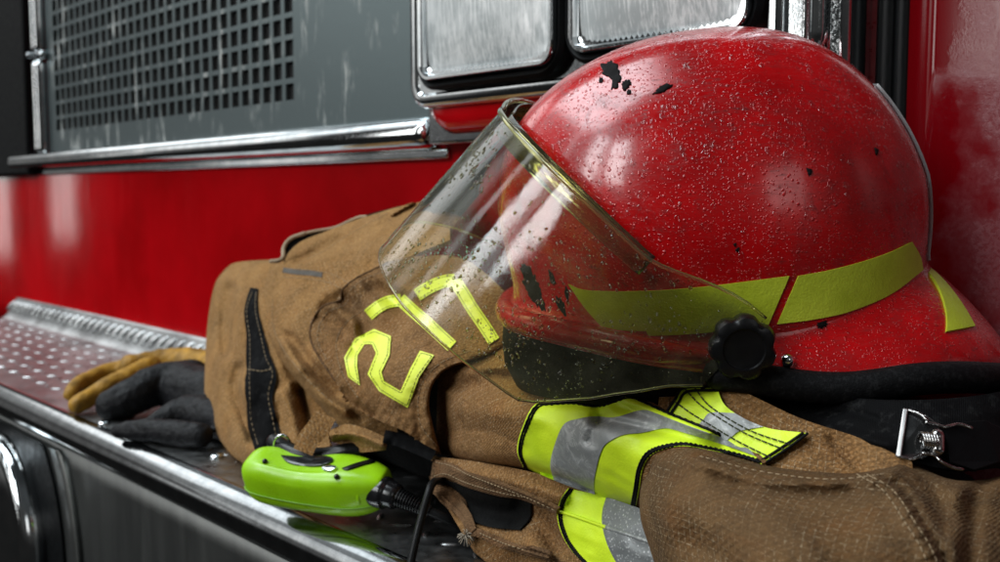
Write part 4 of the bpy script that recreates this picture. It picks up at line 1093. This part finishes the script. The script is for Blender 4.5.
def trim_stripe(S, start, end, left, right, gray, gmat, name, piping=True, n=60, m=26, lift=.002, lab=None, pl=True, pr=True):
    X, Y = coons(start, end, left, right, n, m)
    V, F = band_mesh(S, X, Y, lift, .002); o = obj(name, V, F, M['lime'], coat, sharp=60, label=lab)
    u = np.linspace(0, 1, m)
    gu = np.linspace(gray[0], gray[1], 12)
    GX = np.array([np.interp(gu, u, X[i]) for i in range(n)]); GY = np.array([np.interp(gu, u, Y[i]) for i in range(n)])
    V, F = band_mesh(S, GX, GY, lift + .0013, .0012); obj('silver_band', V, F, M[gmat], o, sharp=60)
    for side, on in ((0, pl), (-1, pr)):
        if not on: continue
        mb = MB()
        q = np.c_[X[:, side], Y[:, side]]; ins = np.c_[X[:, 1 if side == 0 else -2], Y[:, 1 if side == 0 else -2]]
        dr = ins - q; dr /= np.linalg.norm(dr, axis=1)[:, None] + 1e-9
        for off in (2.2, 4.6): 
            w_ = q + dr * off; pw = PA(w_[:, 0], w_[:, 1], S(w_[:, 0], w_[:, 1]) - lift - .0006)
            tw = np.array([p + np.array([0, 0, .0004]) * math.sin(i * 1.9 + off) for i, p in enumerate(resample(pw, 160))]); mb.add(*tube(tw, .00085, 6))
        mb.build('dark_piping', M['trim'], o)
    return o, X, Y
o1, X1, Y1 = trim_stripe(S4, [(523, 467), (565, 484.5), (597, 495), (636, 507)], [(742, 443), (752, 452), (762, 464)],
    [(523, 467), (517, 450), (522, 428), (534, 405), (552, 401.5), (571, 401), (594, 404), (623, 395), (639, 399), (668, 412), (707, 428), (742, 443)],
    [(636, 507), (639, 490), (643, 468), (654, 453), (681, 446), (710, 450), (740, 457), (762, 464)], (.28, .64), 'silver', 'reflective_trim', n=90)
# the shorter strip that crosses behind it, on the far layer
S6 = Surf([(682, 390, .644), (666, 411, .640), (720, 410, .620), (762, 463, .588), (808, 433, .582), (850, 450, .567), (760, 428, .604), (880, 468, .548), (830, 470, .560), (905, 465, .545), (700, 440, .622)])
S6.groove([(830, 440), (845, 455), (862, 470)], 4, .003)
sheet('far_layer', S6, [(660, 392), (720, 384), (800, 418), (860, 438), (912, 462)], [(655, 425), (710, 448), (770, 480), (850, 490), (915, 492)], None, None, M['cloth'], coat, 30, 60, .004, curl={'top': .03}, wr=(.0018, 40))
o2, X2, Y2 = trim_stripe(S6, [(667, 411), (675, 399), (684, 388), (716, 386)], [(763, 464), (785, 450), (808, 433)], [(667, 411), (700, 428), (732, 447), (763, 464)], [(716, 386), (728, 408), (765, 427), (808, 433)], (-1, -1), 'silver', 'reflective_trim', n=50, lift=.0055, pl=False, pr=False, lab='shorter lime and silver strip with dark stitch rows')
bpy.data.objects.remove([c for c in o2.children][0])
i0, i1 = 15, 30
V, F = band_mesh(S6, X2[i0:i1], Y2[i0:i1], .0064, .0007); obj('silver_band', V, F, M['silver'], o2, sharp=60)
mb = MB()
for k in (5, 12, 16): seam(PA(X2[:, k], Y2[:, k], S6(X2[:, k], Y2[:, k]) - .0067), .0035, .0012, .0005)
seam_done(M['thread_dark'], o2)
for end in (0, -1):
    mb = MB()
    for dlt in (0, 2):
        q = np.c_[X2[dlt if end == 0 else -1 - dlt], Y2[dlt if end == 0 else -1 - dlt]]
        mb.add(*tube(resample(PA(q[:, 0], q[:, 1], S6(q[:, 0], q[:, 1]) - .0067), 60), .0009, 6))
    mb.build('dark_piping', M['trim'], o2)

# big near fold on the right, hanging over the bumper edge
S5 = Surf([(645, 470, .600), (641, 520, .588), (665, 600, .565), (680, 450, .580), (680, 500, .545), (760, 463, .553), (740, 520, .508), (850, 472, .528), (820, 540, .478), (900, 470, .523), (900, 540, .465), (985, 478, .540), (970, 540, .485), (1040, 465, .57), (1060, 640, .47), (850, 640, .46), (740, 640, .49), (665, 660, .57)])
S5.groove([(862, 470), (888, 488), (908, 518), (928, 552), (945, 600)], 9, -.0035).groove([(874, 470), (902, 488), (922, 518), (942, 552), (958, 600)], 3, .003)
S5.groove([(700, 462), (760, 478), (830, 482), (890, 474)], 8, -.004).groove([(720, 480), (780, 492), (850, 492)], 10, .003).groove([(915, 466), (935, 490), (950, 520)], 10, .006).groove([(690, 540), (720, 560), (760, 600)], 14, .004).groove([(760, 500), (800, 540), (830, 600)], 16, -.003)
S5.groove([(990, 470), (975, 500), (970, 560)], 10, .006)
S5.roll([(644, 472), (655, 455), (680, 447), (710, 449), (760, 463), (800, 469), (850, 472), (885, 467), (910, 463), (950, 478), (985, 478), (1040, 465)], 16, .025)
S5.roll([(645, 470), (640, 490), (641, 520), (652, 555), (665, 600), (670, 660)], 24, .04)
S5.sharp([(668, 470), (700, 500), (718, 540)], 9, .004).sharp([(690, 462), (760, 484), (840, 484)], 7, -.0035).sharp([(905, 476), (930, 500), (945, 530)], 7, .006).sharp([(960, 486), (950, 520), (958, 570)], 9, -.005).pucker([(867, 474), (893, 490), (914, 519), (934, 552), (950, 600)], 7, .0011, 12)
sheet('sleeve_fold', S5, [(645, 472), (655, 456), (680, 448), (710, 450), (760, 464), (800, 470), (850, 473), (885, 468), (910, 464), (950, 479), (985, 479), (1045, 465)], [(670, 660), (760, 655), (900, 650), (1070, 640)], [(645, 472), (640, 490), (641, 520), (652, 555), (665, 600), (670, 660)], None, M['cloth_dark'], coat, 80, 110, .004, curl={'top': .06, 'left': .07}, wr=(.0008, 34), uvrot=-.35)
mb = MB()
for dx in (-5, 5): seam(line_on(S5, [(862 + dx, 474), (888 + dx, 490), (908 + dx, 519), (928 + dx, 552), (945 + dx, 600)], .0006, 200))
seam(line_on(S5, [(700, 456), (760, 471), (830, 479), (890, 473)], .0006, 160))
seam_done(M['thread'], coat)

# lower front with pocket and its torn flaps
S7 = Surf([(432, 458, .885), (436, 480, .87), (470, 545, .80), (500, 480, .775), (560, 500, .722), (600, 495, .70), (560, 560, .72), (620, 540, .655), (650, 515, .645), (600, 600, .68), (670, 610, .625), (520, 580, .76)])
S7.groove([(452, 498), (480, 508), (512, 515)], 13, .022).groove([(520, 505), (545, 525), (560, 550)], 8, .006).groove([(470, 470), (520, 482), (560, 496)], 8, -.006).groove([(530, 545), (560, 556), (590, 575)], 6, -.006)
S7.sharp([(455, 470), (500, 486), (545, 502)], 6, -.005).sharp([(530, 520), (548, 540), (556, 562)], 6, .006).sharp([(505, 545), (540, 552), (575, 566)], 6, -.006)
sheet('lower_front', S7, [(432, 456), (480, 462), (540, 474), (600, 495), (655, 516)], [(474, 552), (525, 590), (600, 610), (680, 620)], [(432, 456), (436, 482), (450, 512), (474, 552)], None, M['cloth'], coat, 60, 70, .004, curl={'left': .03, 'top': .05, 'bottom': .04}, wr=(.0034, 32), uvrot=.4)
o3, X3, Y3 = trim_stripe(S7, [(568, 488), (610, 498), (662, 516)], [(600, 584), (650, 600), (690, 612)], [(568, 488), (560, 500), (557, 516), (562, 535), (572, 551), (586, 566), (600, 584)], [(662, 516), (668, 540), (690, 612)], (.40, .80), 'silver_wet', 'reflective_trim', n=50, pr=False, lab='lower lime and silver band crossed by a thin cord')
cl_ = line_on(S7, [(557, 511), (572, 515), (600, 525), (630, 535), (665, 547)], .0034, 60)
mb = MB(); mb.add(*tube(cl_[:28], .0013, 8)); mb.build('trim_cord', M['lime'], o3)
mb = MB(); mb.add(*tube(cl_[27:], .0013, 8)); mb.build('trim_cord', M['silver'], o3)
# pocket mouth: black patch for cavity shade and hook-and-loop, frayed flap above, torn flap below
V, F = band_mesh(S7, *coons([(438, 478), (470, 486), (532, 502)], [(458, 513), (486, 526), (520, 530)], None, [(532, 502), (531, 516), (520, 530)], 26, 40), .0045, .004)
obj('pocket_dark_patch', V, F, M['lining'], coat)
fl_ = S7
sheet('pocket_flap', S7, [(433, 459), (450, 463), (468, 472), (500, 484), (530, 496), (557, 509)], [(430, 480), (444, 477), (466, 487), (497, 496), (522, 500), (556, 514)], None, None, M['leather'], coat, 16, 60, .0035, off=.012, curl={'bottom': .008, 'left': .01}, wr=(.0016, 60))
sheet('pocket_flap', S7, [(431, 484), (441, 486), (456, 494), (470, 512), (476, 528)], [(430, 491), (442, 501), (455, 513), (463, 524), (467, 536)], None, None, M['leather'], coat, 12, 30, .0035, off=.014, curl={'bottom': .008}, wr=(.0018, 60), label='torn corner flap beside the pocket mouth')
sheet('pocket_flap', S7, [(468, 530), (478, 528), (495, 535), (515, 543), (552, 554)], [(467, 536), (478, 537), (494, 545), (514, 552), (550, 561)], None, None, M['leather'], coat, 10, 40, .0035, off=.012, curl={'bottom': .012, 'top': .012}, wr=(.0016, 60), label='narrow lower flap of the pocket')
mb = MB()
seam(line_on(S7, [(436, 462), (452, 466), (469, 475), (500, 487), (530, 499), (556, 511)], .0126, 120)); seam(line_on(S7, [(434, 476), (446, 474), (467, 483), (498, 492), (523, 497)], .0126, 120))
seam(line_on(S7, [(480, 533), (496, 540), (515, 547), (548, 557)], .0126, 80))
seam_done(M['thread'], coat)
# frayed knot at the torn corner
mb = MB(); rr = random.Random(4); c0 = P(466, 535, float(S7(np.array([466]), np.array([535]))[0]) - .018)
for _ in range(40):
    d = np.array([rr.gauss(0, 1), rr.gauss(0, 1), rr.gauss(-.4, 1)]); d /= np.linalg.norm(d)
    mb.add(*tube([c0, c0 + d * .004, c0 + d * .007 + np.array([0, 0, -.002])], .00035, 4))
mb.build('frayed_threads', simple('pale_frayed_thread', (.42, .36, .28), .9), coat)
# hanging bits over the alarm: a loop of cloth, a folded end and a black tab
S8 = Surf([(295, 450, .935), (320, 412, .955), (335, 430, .945), (385, 445, .90), (360, 430, .93), (430, 452, .875), (360, 452, .925), (400, 435, .90), (310, 432, .94)])
X = ribbon(S8, [(326, 414), (318, 428), (308, 440), (303, 452)], [22, 23, 22, 20], .008, .003, 24, 7); 
def uvs(X, m, k=.0008): return np.array([[(i % m) * k * 4, (i // m) * k * 2] for i in range(len(X[0]))])
obj('hanging_loop', X[0], X[1], M['cloth_tan'], coat, uv=uvs(X, 7), sharp=60)
S8.groove([(334, 434), (355, 434), (382, 444)], 5, -.012)
sheet('folded_end', S8, [(328, 431), (345, 424), (365, 428), (388, 438)], [(332, 442), (350, 447), (360, 452), (386, 450)], None, None, M['cloth_tan'], coat, 20, 40, .004, curl={'bottom': .02, 'top': .02}, wr=(.003, 50))
X = ribbon(S8, [(384, 436), (400, 440), (418, 447), (434, 455)], [13, 14, 15, 13], .004, .004, 24, 7); obj('black_tab', X[0], X[1], M['webbing'], coat, sharp=60)

# ------------------------------------------------------------------ personal alarm with its cable
aA, aB = P(248, 472, .955), P(388, 486, .905)
alarm = thing('personal_alarm', 'bright neon green alarm unit with black cable below the coat', 'alarm', hit_z(320, 514, 0))
ax = aB - aA; Lx = np.linalg.norm(ax); ax /= Lx; az = np.array([0, 0, 1.0]); az = az - ax * (az @ ax); az /= np.linalg.norm(az); ay = np.cross(az, ax)
if ay @ (CAM - aA) < 0: ay = -ay
tilt = math.radians(24); ay, az = ay * math.cos(tilt) - az * math.sin(tilt), az * math.cos(tilt) + ay * math.sin(tilt)
def AL(u, v, w_): return aA + ax * u * Lx + ay * v + az * w_
loops = []
SH = .90
uu = [0, .01, .035, .08, .16, .30, .45, .60, .72, .82, .90, .95, .985, 1.0]
hh = [.004, .013, .021, .0255, .0275, .0270, .0262, .0262, .0262, .0250, .0225, .0195, .0165, .0130]
ww = [.004, .012, .018, .022, .025, .027, .028, .028, .027, .025, .022, .019, .016, .013]
cc = [.001, .001, .0, 0, 0, -.001, -.002, -.003, -.004, -.004, -.003, -.002, -.001, 0]
for u, h, wd, c in zip(uu, hh, ww, cc):
    L = []
    for a in np.linspace(0, 2 * PI, 48, endpoint=False):
        x, y = math.cos(a), math.sin(a); e = .52
        v = math.copysign(abs(x) ** e, x) * wd * SH; w_ = math.copysign(abs(y) ** e, y) * h * SH
        v *= 1 - .10 * max(0, y)
        if y > .3: w_ -= .0065 * math.exp(-((u - .40) / .13) ** 2) * (1 if x < .3 else .3) - .0022 * math.exp(-((u - .75) / .12) ** 2)
        L.append(AL(u, v, w_ + c))
    loops.append(np.array(L))
V, F = loft(loops); case = obj('case', V, F, M['neon'], alarm); s_ = case.modifiers.new('s', 'SUBSURF'); s_.levels = 1; s_.render_levels = 2
CASE = BVHTree.FromPolygons([tuple(v) for v in V], [f for f in F if len(f) == 4])
def on_case(x, y, off=.0005):
    p, n = cast(CASE, x, y, off); return p, n
# parting line round the case
mb = MB(); mb.add(*tube([AL(u, w_ * SH * 1.005 + .0006, -.006 + c) for u, w_, c in zip(np.interp(np.linspace(.02, .97, 60), uu, uu), np.interp(np.linspace(.02, .97, 60), uu, ww), np.interp(np.linspace(.02, .97, 60), uu, cc))], .0007, 6)); mb.build('parting_line', simple('darker_green_seam', (.20, .45, .01), .4), case)
# black recess with button, slot, screws
def pad(pts, off, mat, name, lift=.002):
    c = np.mean(pts, 0); rg = catmull(list(pts) + [pts[0]], 33)[:-1]; k = len(rg); A_, B_, C_ = [], [], []
    for q in rg:
        p, n = on_case(*q)
        if p is None: p, n = on_case(*(c + (q - c) * .6))
        if p is None: return None
        A_.append(p - n * .002); B_.append(p + n * off); 
        p2, n2 = on_case(*(c + (q - c) * .8)); p2, n2 = (p, n) if p2 is None else (p2, n2); C_.append(p2 + n2 * (off + lift * .3))
    V, F = loft([np.array(A_), np.array(B_), np.array(C_)]); return obj(name, V, F, mat, case, sharp=50)
pad([(281, 456), (288, 463), (304, 467), (322, 466), (334, 461), (326, 457), (305, 458)], .0012, M['black_gloss'], 'button_recess')
pad([(342, 468.5), (356, 463.5), (372, 459.5), (377, 461.5), (362, 466), (347, 470.5)], .0005, M['black_plastic'], 'speaker_slot')
pad([(322, 468), (330, 466), (337, 468), (332, 472), (324, 471)], .0014, M['chrome'], 'indicator')
for q in ((265, 462), (337, 477), (387, 466)):
    p, n = on_case(*q)
    if p is not None:
        mb = MB(); mb.add(*rounded_tube([p - n * .001, p + n * .0006], .0026, 12)); mb.build('case_screw', M['black_gloss'], case)
mb = MB(); cB = P(303, 448, .935)
for a0, a1 in ((0, 2 * PI),): mb.add(*tube([P(282 + 8 * math.cos(a), 444 + 9 * math.sin(a), .955 + .004 * math.sin(a)) for a in np.linspace(0, 2 * PI, 24, endpoint=False)], .0014, 8, closed=True))
mb.build('ring_clip', M['chrome'], alarm)
pts = [P(275, 442, .97), P(285, 449, .955), P(300, 455, .945), P(325, 456, .94), P(345, 452, .935), P(360, 450, .935)]
mb = MB(); mb.add(*rounded_tube(catmull(pts, 30), .0085, 12)); mb.build('button_housing', M['black_plastic'], alarm)
# connector collar, ribbed relief and cable
path = catmull([P(372, 489, .908), P(392, 495, .898), P(412, 503, .890), P(432, 512, .885), P(452, 521, .885), P(475, 533, .90), P(500, 545, .93)], 120)
prof_r = np.interp(np.linspace(0, 1, 120), [0, .02, .03, .19, .20, .21, 1], [.010, .0145, .0150, .0135, .0105, .0085, .0085])
mb = MB(); mb.add(*tube(path[:24], np.interp(np.linspace(0, 1, 24), [0, .1, .2, .55, .6, .9, 1], [.012, .0150, .0152, .0148, .0128, .0118, .009]), 20)); mb.build('connector', M['black_gloss'], alarm, sharp=50)
mb = MB(); mb.add(*tube(path[:6] - (path[5] - path[0]) * .9, [.0165, .0185, .0190, .0188, .0175, .0150], 28)); mb.build('connector_collar', M['neon'], case, sharp=60)
mb = MB()
rel = path[22:48]; fine = resample(rel, 130); rad = np.array([np.interp(i / 129, [0, 1], [.0080, .0056]) + .0011 * (1 if (i // 5) % 2 else -1) * (1 if i < 115 else 0) for i in range(130)])
mb.add(*tube(fine, rad, 14)); mb.build('strain_relief', M['black_plastic'], alarm, sharp=50)
mb = MB(); mb.add(*tube(path[45:], .0042, 12)); mb.build('cable', M['cord'], alarm)
for da in (.6, 2.0, 3.4):
    mb = MB(); t = path[14] - path[10]; t /= np.linalg.norm(t); a_ = np.cross(t, [0, 0, 1]); a_ /= np.linalg.norm(a_); b_ = np.cross(t, a_)
    off = (a_ * math.cos(da) + b_ * math.sin(da)) * .0142
    mb.add(*rounded_tube([path[6] + off, path[13] + off], .0022, 8)); mb.build('connector_lug', M['black_gloss'], alarm)

# loose black cord hanging in front
cord = MB(); cp = catmull([P(446, 482, .865), P(437, 481, .845), P(432, 484, .832), P(428, 495, .822), P(423, 512, .818), P(417, 535, .812), P(411, 562, .806), P(404, 600, .800)], 90)
cord.add(*rounded_tube(cp, .0034, 12)); co_ = cord.build('cord', M['cord']); co_['label'] = 'thin black cord hanging from the coat pocket past the bumper'; co_['category'] = 'cord'

# ------------------------------------------------------------------ work gloves half under the coat
def glove(name, mat, fingers, palm, lab, extra=()):
    root = thing(name, lab, 'glove', hit_z(150, 425, 0))
    mb = MB()
    for pts, r in fingers: mb.add(*rounded_tube(catmull(pts, 16), np.interp(np.linspace(0, 1, 16), np.linspace(0, 1, len(r)), r), 12))
    for pts, r in palm: mb.add(*rounded_tube(catmull(pts, 16), np.interp(np.linspace(0, 1, 16), np.linspace(0, 1, len(r)), r), 16))
    o = mb.build('hand', mat, root)
    rm = o.modifiers.new('remesh', 'REMESH'); rm.mode = 'VOXEL'; rm.voxel_size = .0028; rm.use_smooth_shade = True
    sm = o.modifiers.new('smooth', 'SMOOTH'); sm.factor = .5; sm.iterations = 5
    tx = bpy.data.textures.new('glove_wrinkle', 'CLOUDS'); tx.noise_scale = .03; tx.noise_depth = 3
    d = o.modifiers.new('wrinkle', 'DISPLACE'); d.texture = tx; d.strength = .007; d.mid_level = .5; d.texture_coords = 'GLOBAL'
    return root
def Pz(x, y, z): return hit_z(x, y, z)
glove('leather_glove', M['glove_yellow'], [([Pz(69, 394, .018), Pz(80, 384, .026), Pz(105, 373, .034), Pz(140, 364, .044)], [.010, .012, .013, .016]), ([Pz(78, 404, .014), Pz(95, 395, .022), Pz(118, 382, .034), Pz(150, 368, .045)], [.013, .015, .015, .018])],
      [([Pz(130, 366, .044), Pz(165, 362, .046), Pz(205, 364, .046), Pz(240, 372, .045)], [.018, .022, .024, .024])], 'mustard yellow leather glove at the back, its two fingers pointing left')
glove('knit_glove', M['glove_black'], [([Pz(112, 404, .020), Pz(135, 395, .030), Pz(160, 384, .040), Pz(190, 380, .044)], [.022, .027, .029, .030]), ([Pz(155, 425, .014), Pz(175, 417, .020), Pz(200, 413, .024), Pz(225, 412, .026)], [.015, .022, .025, .026]), ([Pz(118, 431, .010), Pz(135, 430, .013), Pz(160, 432, .015), Pz(200, 436, .016)], [.010, .014, .016, .016]), ([Pz(85, 397, .012), Pz(110, 382, .022), Pz(140, 373, .036), Pz(170, 370, .040)], [.006, .007, .008, .012])],
      [([Pz(175, 385, .036), Pz(200, 392, .036), Pz(230, 398, .036)], [.034, .036, .036]), ([Pz(190, 412, .024), Pz(220, 420, .024), Pz(240, 425, .024)], [.024, .026, .026])], 'dark grey knit glove with thick fingers lying in front of the yellow one')
WB = dict(base=.02, patches=[(94, 176, 13, 44, 5, .45), (118, 152, 22, 40, 3, 2.4), (162, 178, 6, 40, 4, 1.3), (95, 125, 3, 14, 2, .8), (138, 175, -5, 8, 3, .16), (160.2, 166.2, -2.4, 4, 1.0, .7, 1), (150, 205, 46, 78, 5, 10.5), (205, 213, 15, 43, 1.5, 14.0), (214.5, 218, 15, 43, 1.0, 3), (221, 229, 18, 43, 1.5, 15.0), (200.5, 205, -3, 22, 1.0, 4.5, 1), (187, 192, -4, 55, .8, 4.0, 1), (284, 300, 10, 26, 3, 1.6), (235, 330, 4, 60, 12, .03)],
          area=[])
# ------------------------------------------------------------------ light, world, camera
w = bpy.data.worlds.new('World'); SC.world = w; w.use_nodes = True
nt = w.node_tree; nt.nodes.clear()
out = nt.nodes.new('ShaderNodeOutputWorld'); bg = nt.nodes.new('ShaderNodeBackground')
tc = nt.nodes.new('ShaderNodeTexCoord'); sp = nt.nodes.new('ShaderNodeSeparateXYZ'); nt.links.new(tc.outputs['Generated'], sp.inputs[0])
def wm(op, *a):
    o = nt.nodes.new('ShaderNodeMath'); o.operation = op
    for i, q in enumerate(a):
        if isinstance(q, bpy.types.NodeSocket): nt.links.new(q, o.inputs[i])
        else: o.inputs[i].default_value = q
    return o.outputs[0]
def wstep(v, a, b):
    o = nt.nodes.new('ShaderNodeMapRange'); o.interpolation_type = 'SMOOTHSTEP'; nt.links.new(v, o.inputs[0]); o.inputs[1].default_value = a; o.inputs[2].default_value = b; return o.outputs[0]
az = wm('MULTIPLY', wm('ARCTAN2', sp.outputs[1], sp.outputs[0]), 180 / PI); az = wm('FLOORED_MODULO', az, 360.0)
el = wm('MULTIPLY', wm('ARCSINE', sp.outputs[2]), 180 / PI)
def wnoise(sc, det=3):
    o = nt.nodes.new('ShaderNodeTexNoise'); o.inputs['Scale'].default_value = sc; o.inputs['Detail'].default_value = det; nt.links.new(tc.outputs['Generated'], o.inputs['Vector']); return o.outputs['Fac']
nA, nB = wnoise(6), wnoise(3.2, 4)
azn = wm('ADD', az, wm('MULTIPLY', wm('SUBTRACT', nA, .5), 14)); eln = wm('ADD', el, wm('MULTIPLY', wm('SUBTRACT', nB, .5), 14))
def light_patch(a0, a1, e0, e1, soft, strength, plain=0):  # soft bright area added to the world for key light and highlights
    a, e = (az, el) if plain else (azn, eln)
    m = wm('MULTIPLY', wm('MULTIPLY', wstep(a, a0 - soft, a0 + soft), wm('SUBTRACT', 1.0, wstep(a, a1 - soft, a1 + soft))), wm('MULTIPLY', wstep(e, e0 - soft, e0 + soft), wm('SUBTRACT', 1.0, wstep(e, e1 - soft, e1 + soft))))
    return wm('MULTIPLY', m, strength)
tot = wm('MULTIPLY', wstep(el, -6, 12), WB['base'])
for q in WB['patches']: tot = wm('ADD', tot, light_patch(*q))
tot = wm('ADD', wm('MULTIPLY', tot, wm('ADD', .55, wm('MULTIPLY', nA, .9))), .015)
cr = nt.nodes.new('ShaderNodeMix'); cr.data_type = 'RGBA'; nt.links.new(wstep(el, 0, 60), cr.inputs[0]); cr.inputs[6].default_value = (1, .99, .965, 1); cr.inputs[7].default_value = (.86, .95, 1, 1)
nt.links.new(cr.outputs[2], bg.inputs[0]); nt.links.new(tot, bg.inputs[1])
nt.links.new(bg.outputs[0], out.inputs[0])
def area(name, loc, target, sx, sy, power, col=(1, 1, 1)):
    L = bpy.data.lights.new(name, 'AREA'); L.shape = 'RECTANGLE'; L.size = sx; L.size_y = sy; L.energy = power; L.color = col
    o = bpy.data.objects.new(name, L); COL.objects.link(o); o.location = loc
    d = Vector(target) - Vector(loc); o.rotation_euler = d.to_track_quat('-Z', 'Y').to_euler(); return o
for q in WB['area']: area(*q)

cam = bpy.data.cameras.new('camera'); co = bpy.data.objects.new('camera', cam); COL.objects.link(co)
co.location = CAM; co.rotation_euler = (PI / 2 - PITCH, 0, 0)
cam.sensor_width = 36; cam.lens = 36 * FPX / 1000; cam.clip_start = .02; cam.clip_end = 100
cam.dof.use_dof = True; cam.dof.focus_distance = .66; cam.dof.aperture_fstop = 9.0
SC.camera = co
SC.view_settings.view_transform = 'Standard'; SC.view_settings.look = 'None'; SC.view_settings.exposure = -.18; SC.view_settings.gamma = 1
SC.render.engine = 'CYCLES'; SC.cycles.use_denoising = True
SC.cycles.transparent_max_bounces = 24; SC.cycles.max_bounces = 14; SC.cycles.transmission_bounces = 10
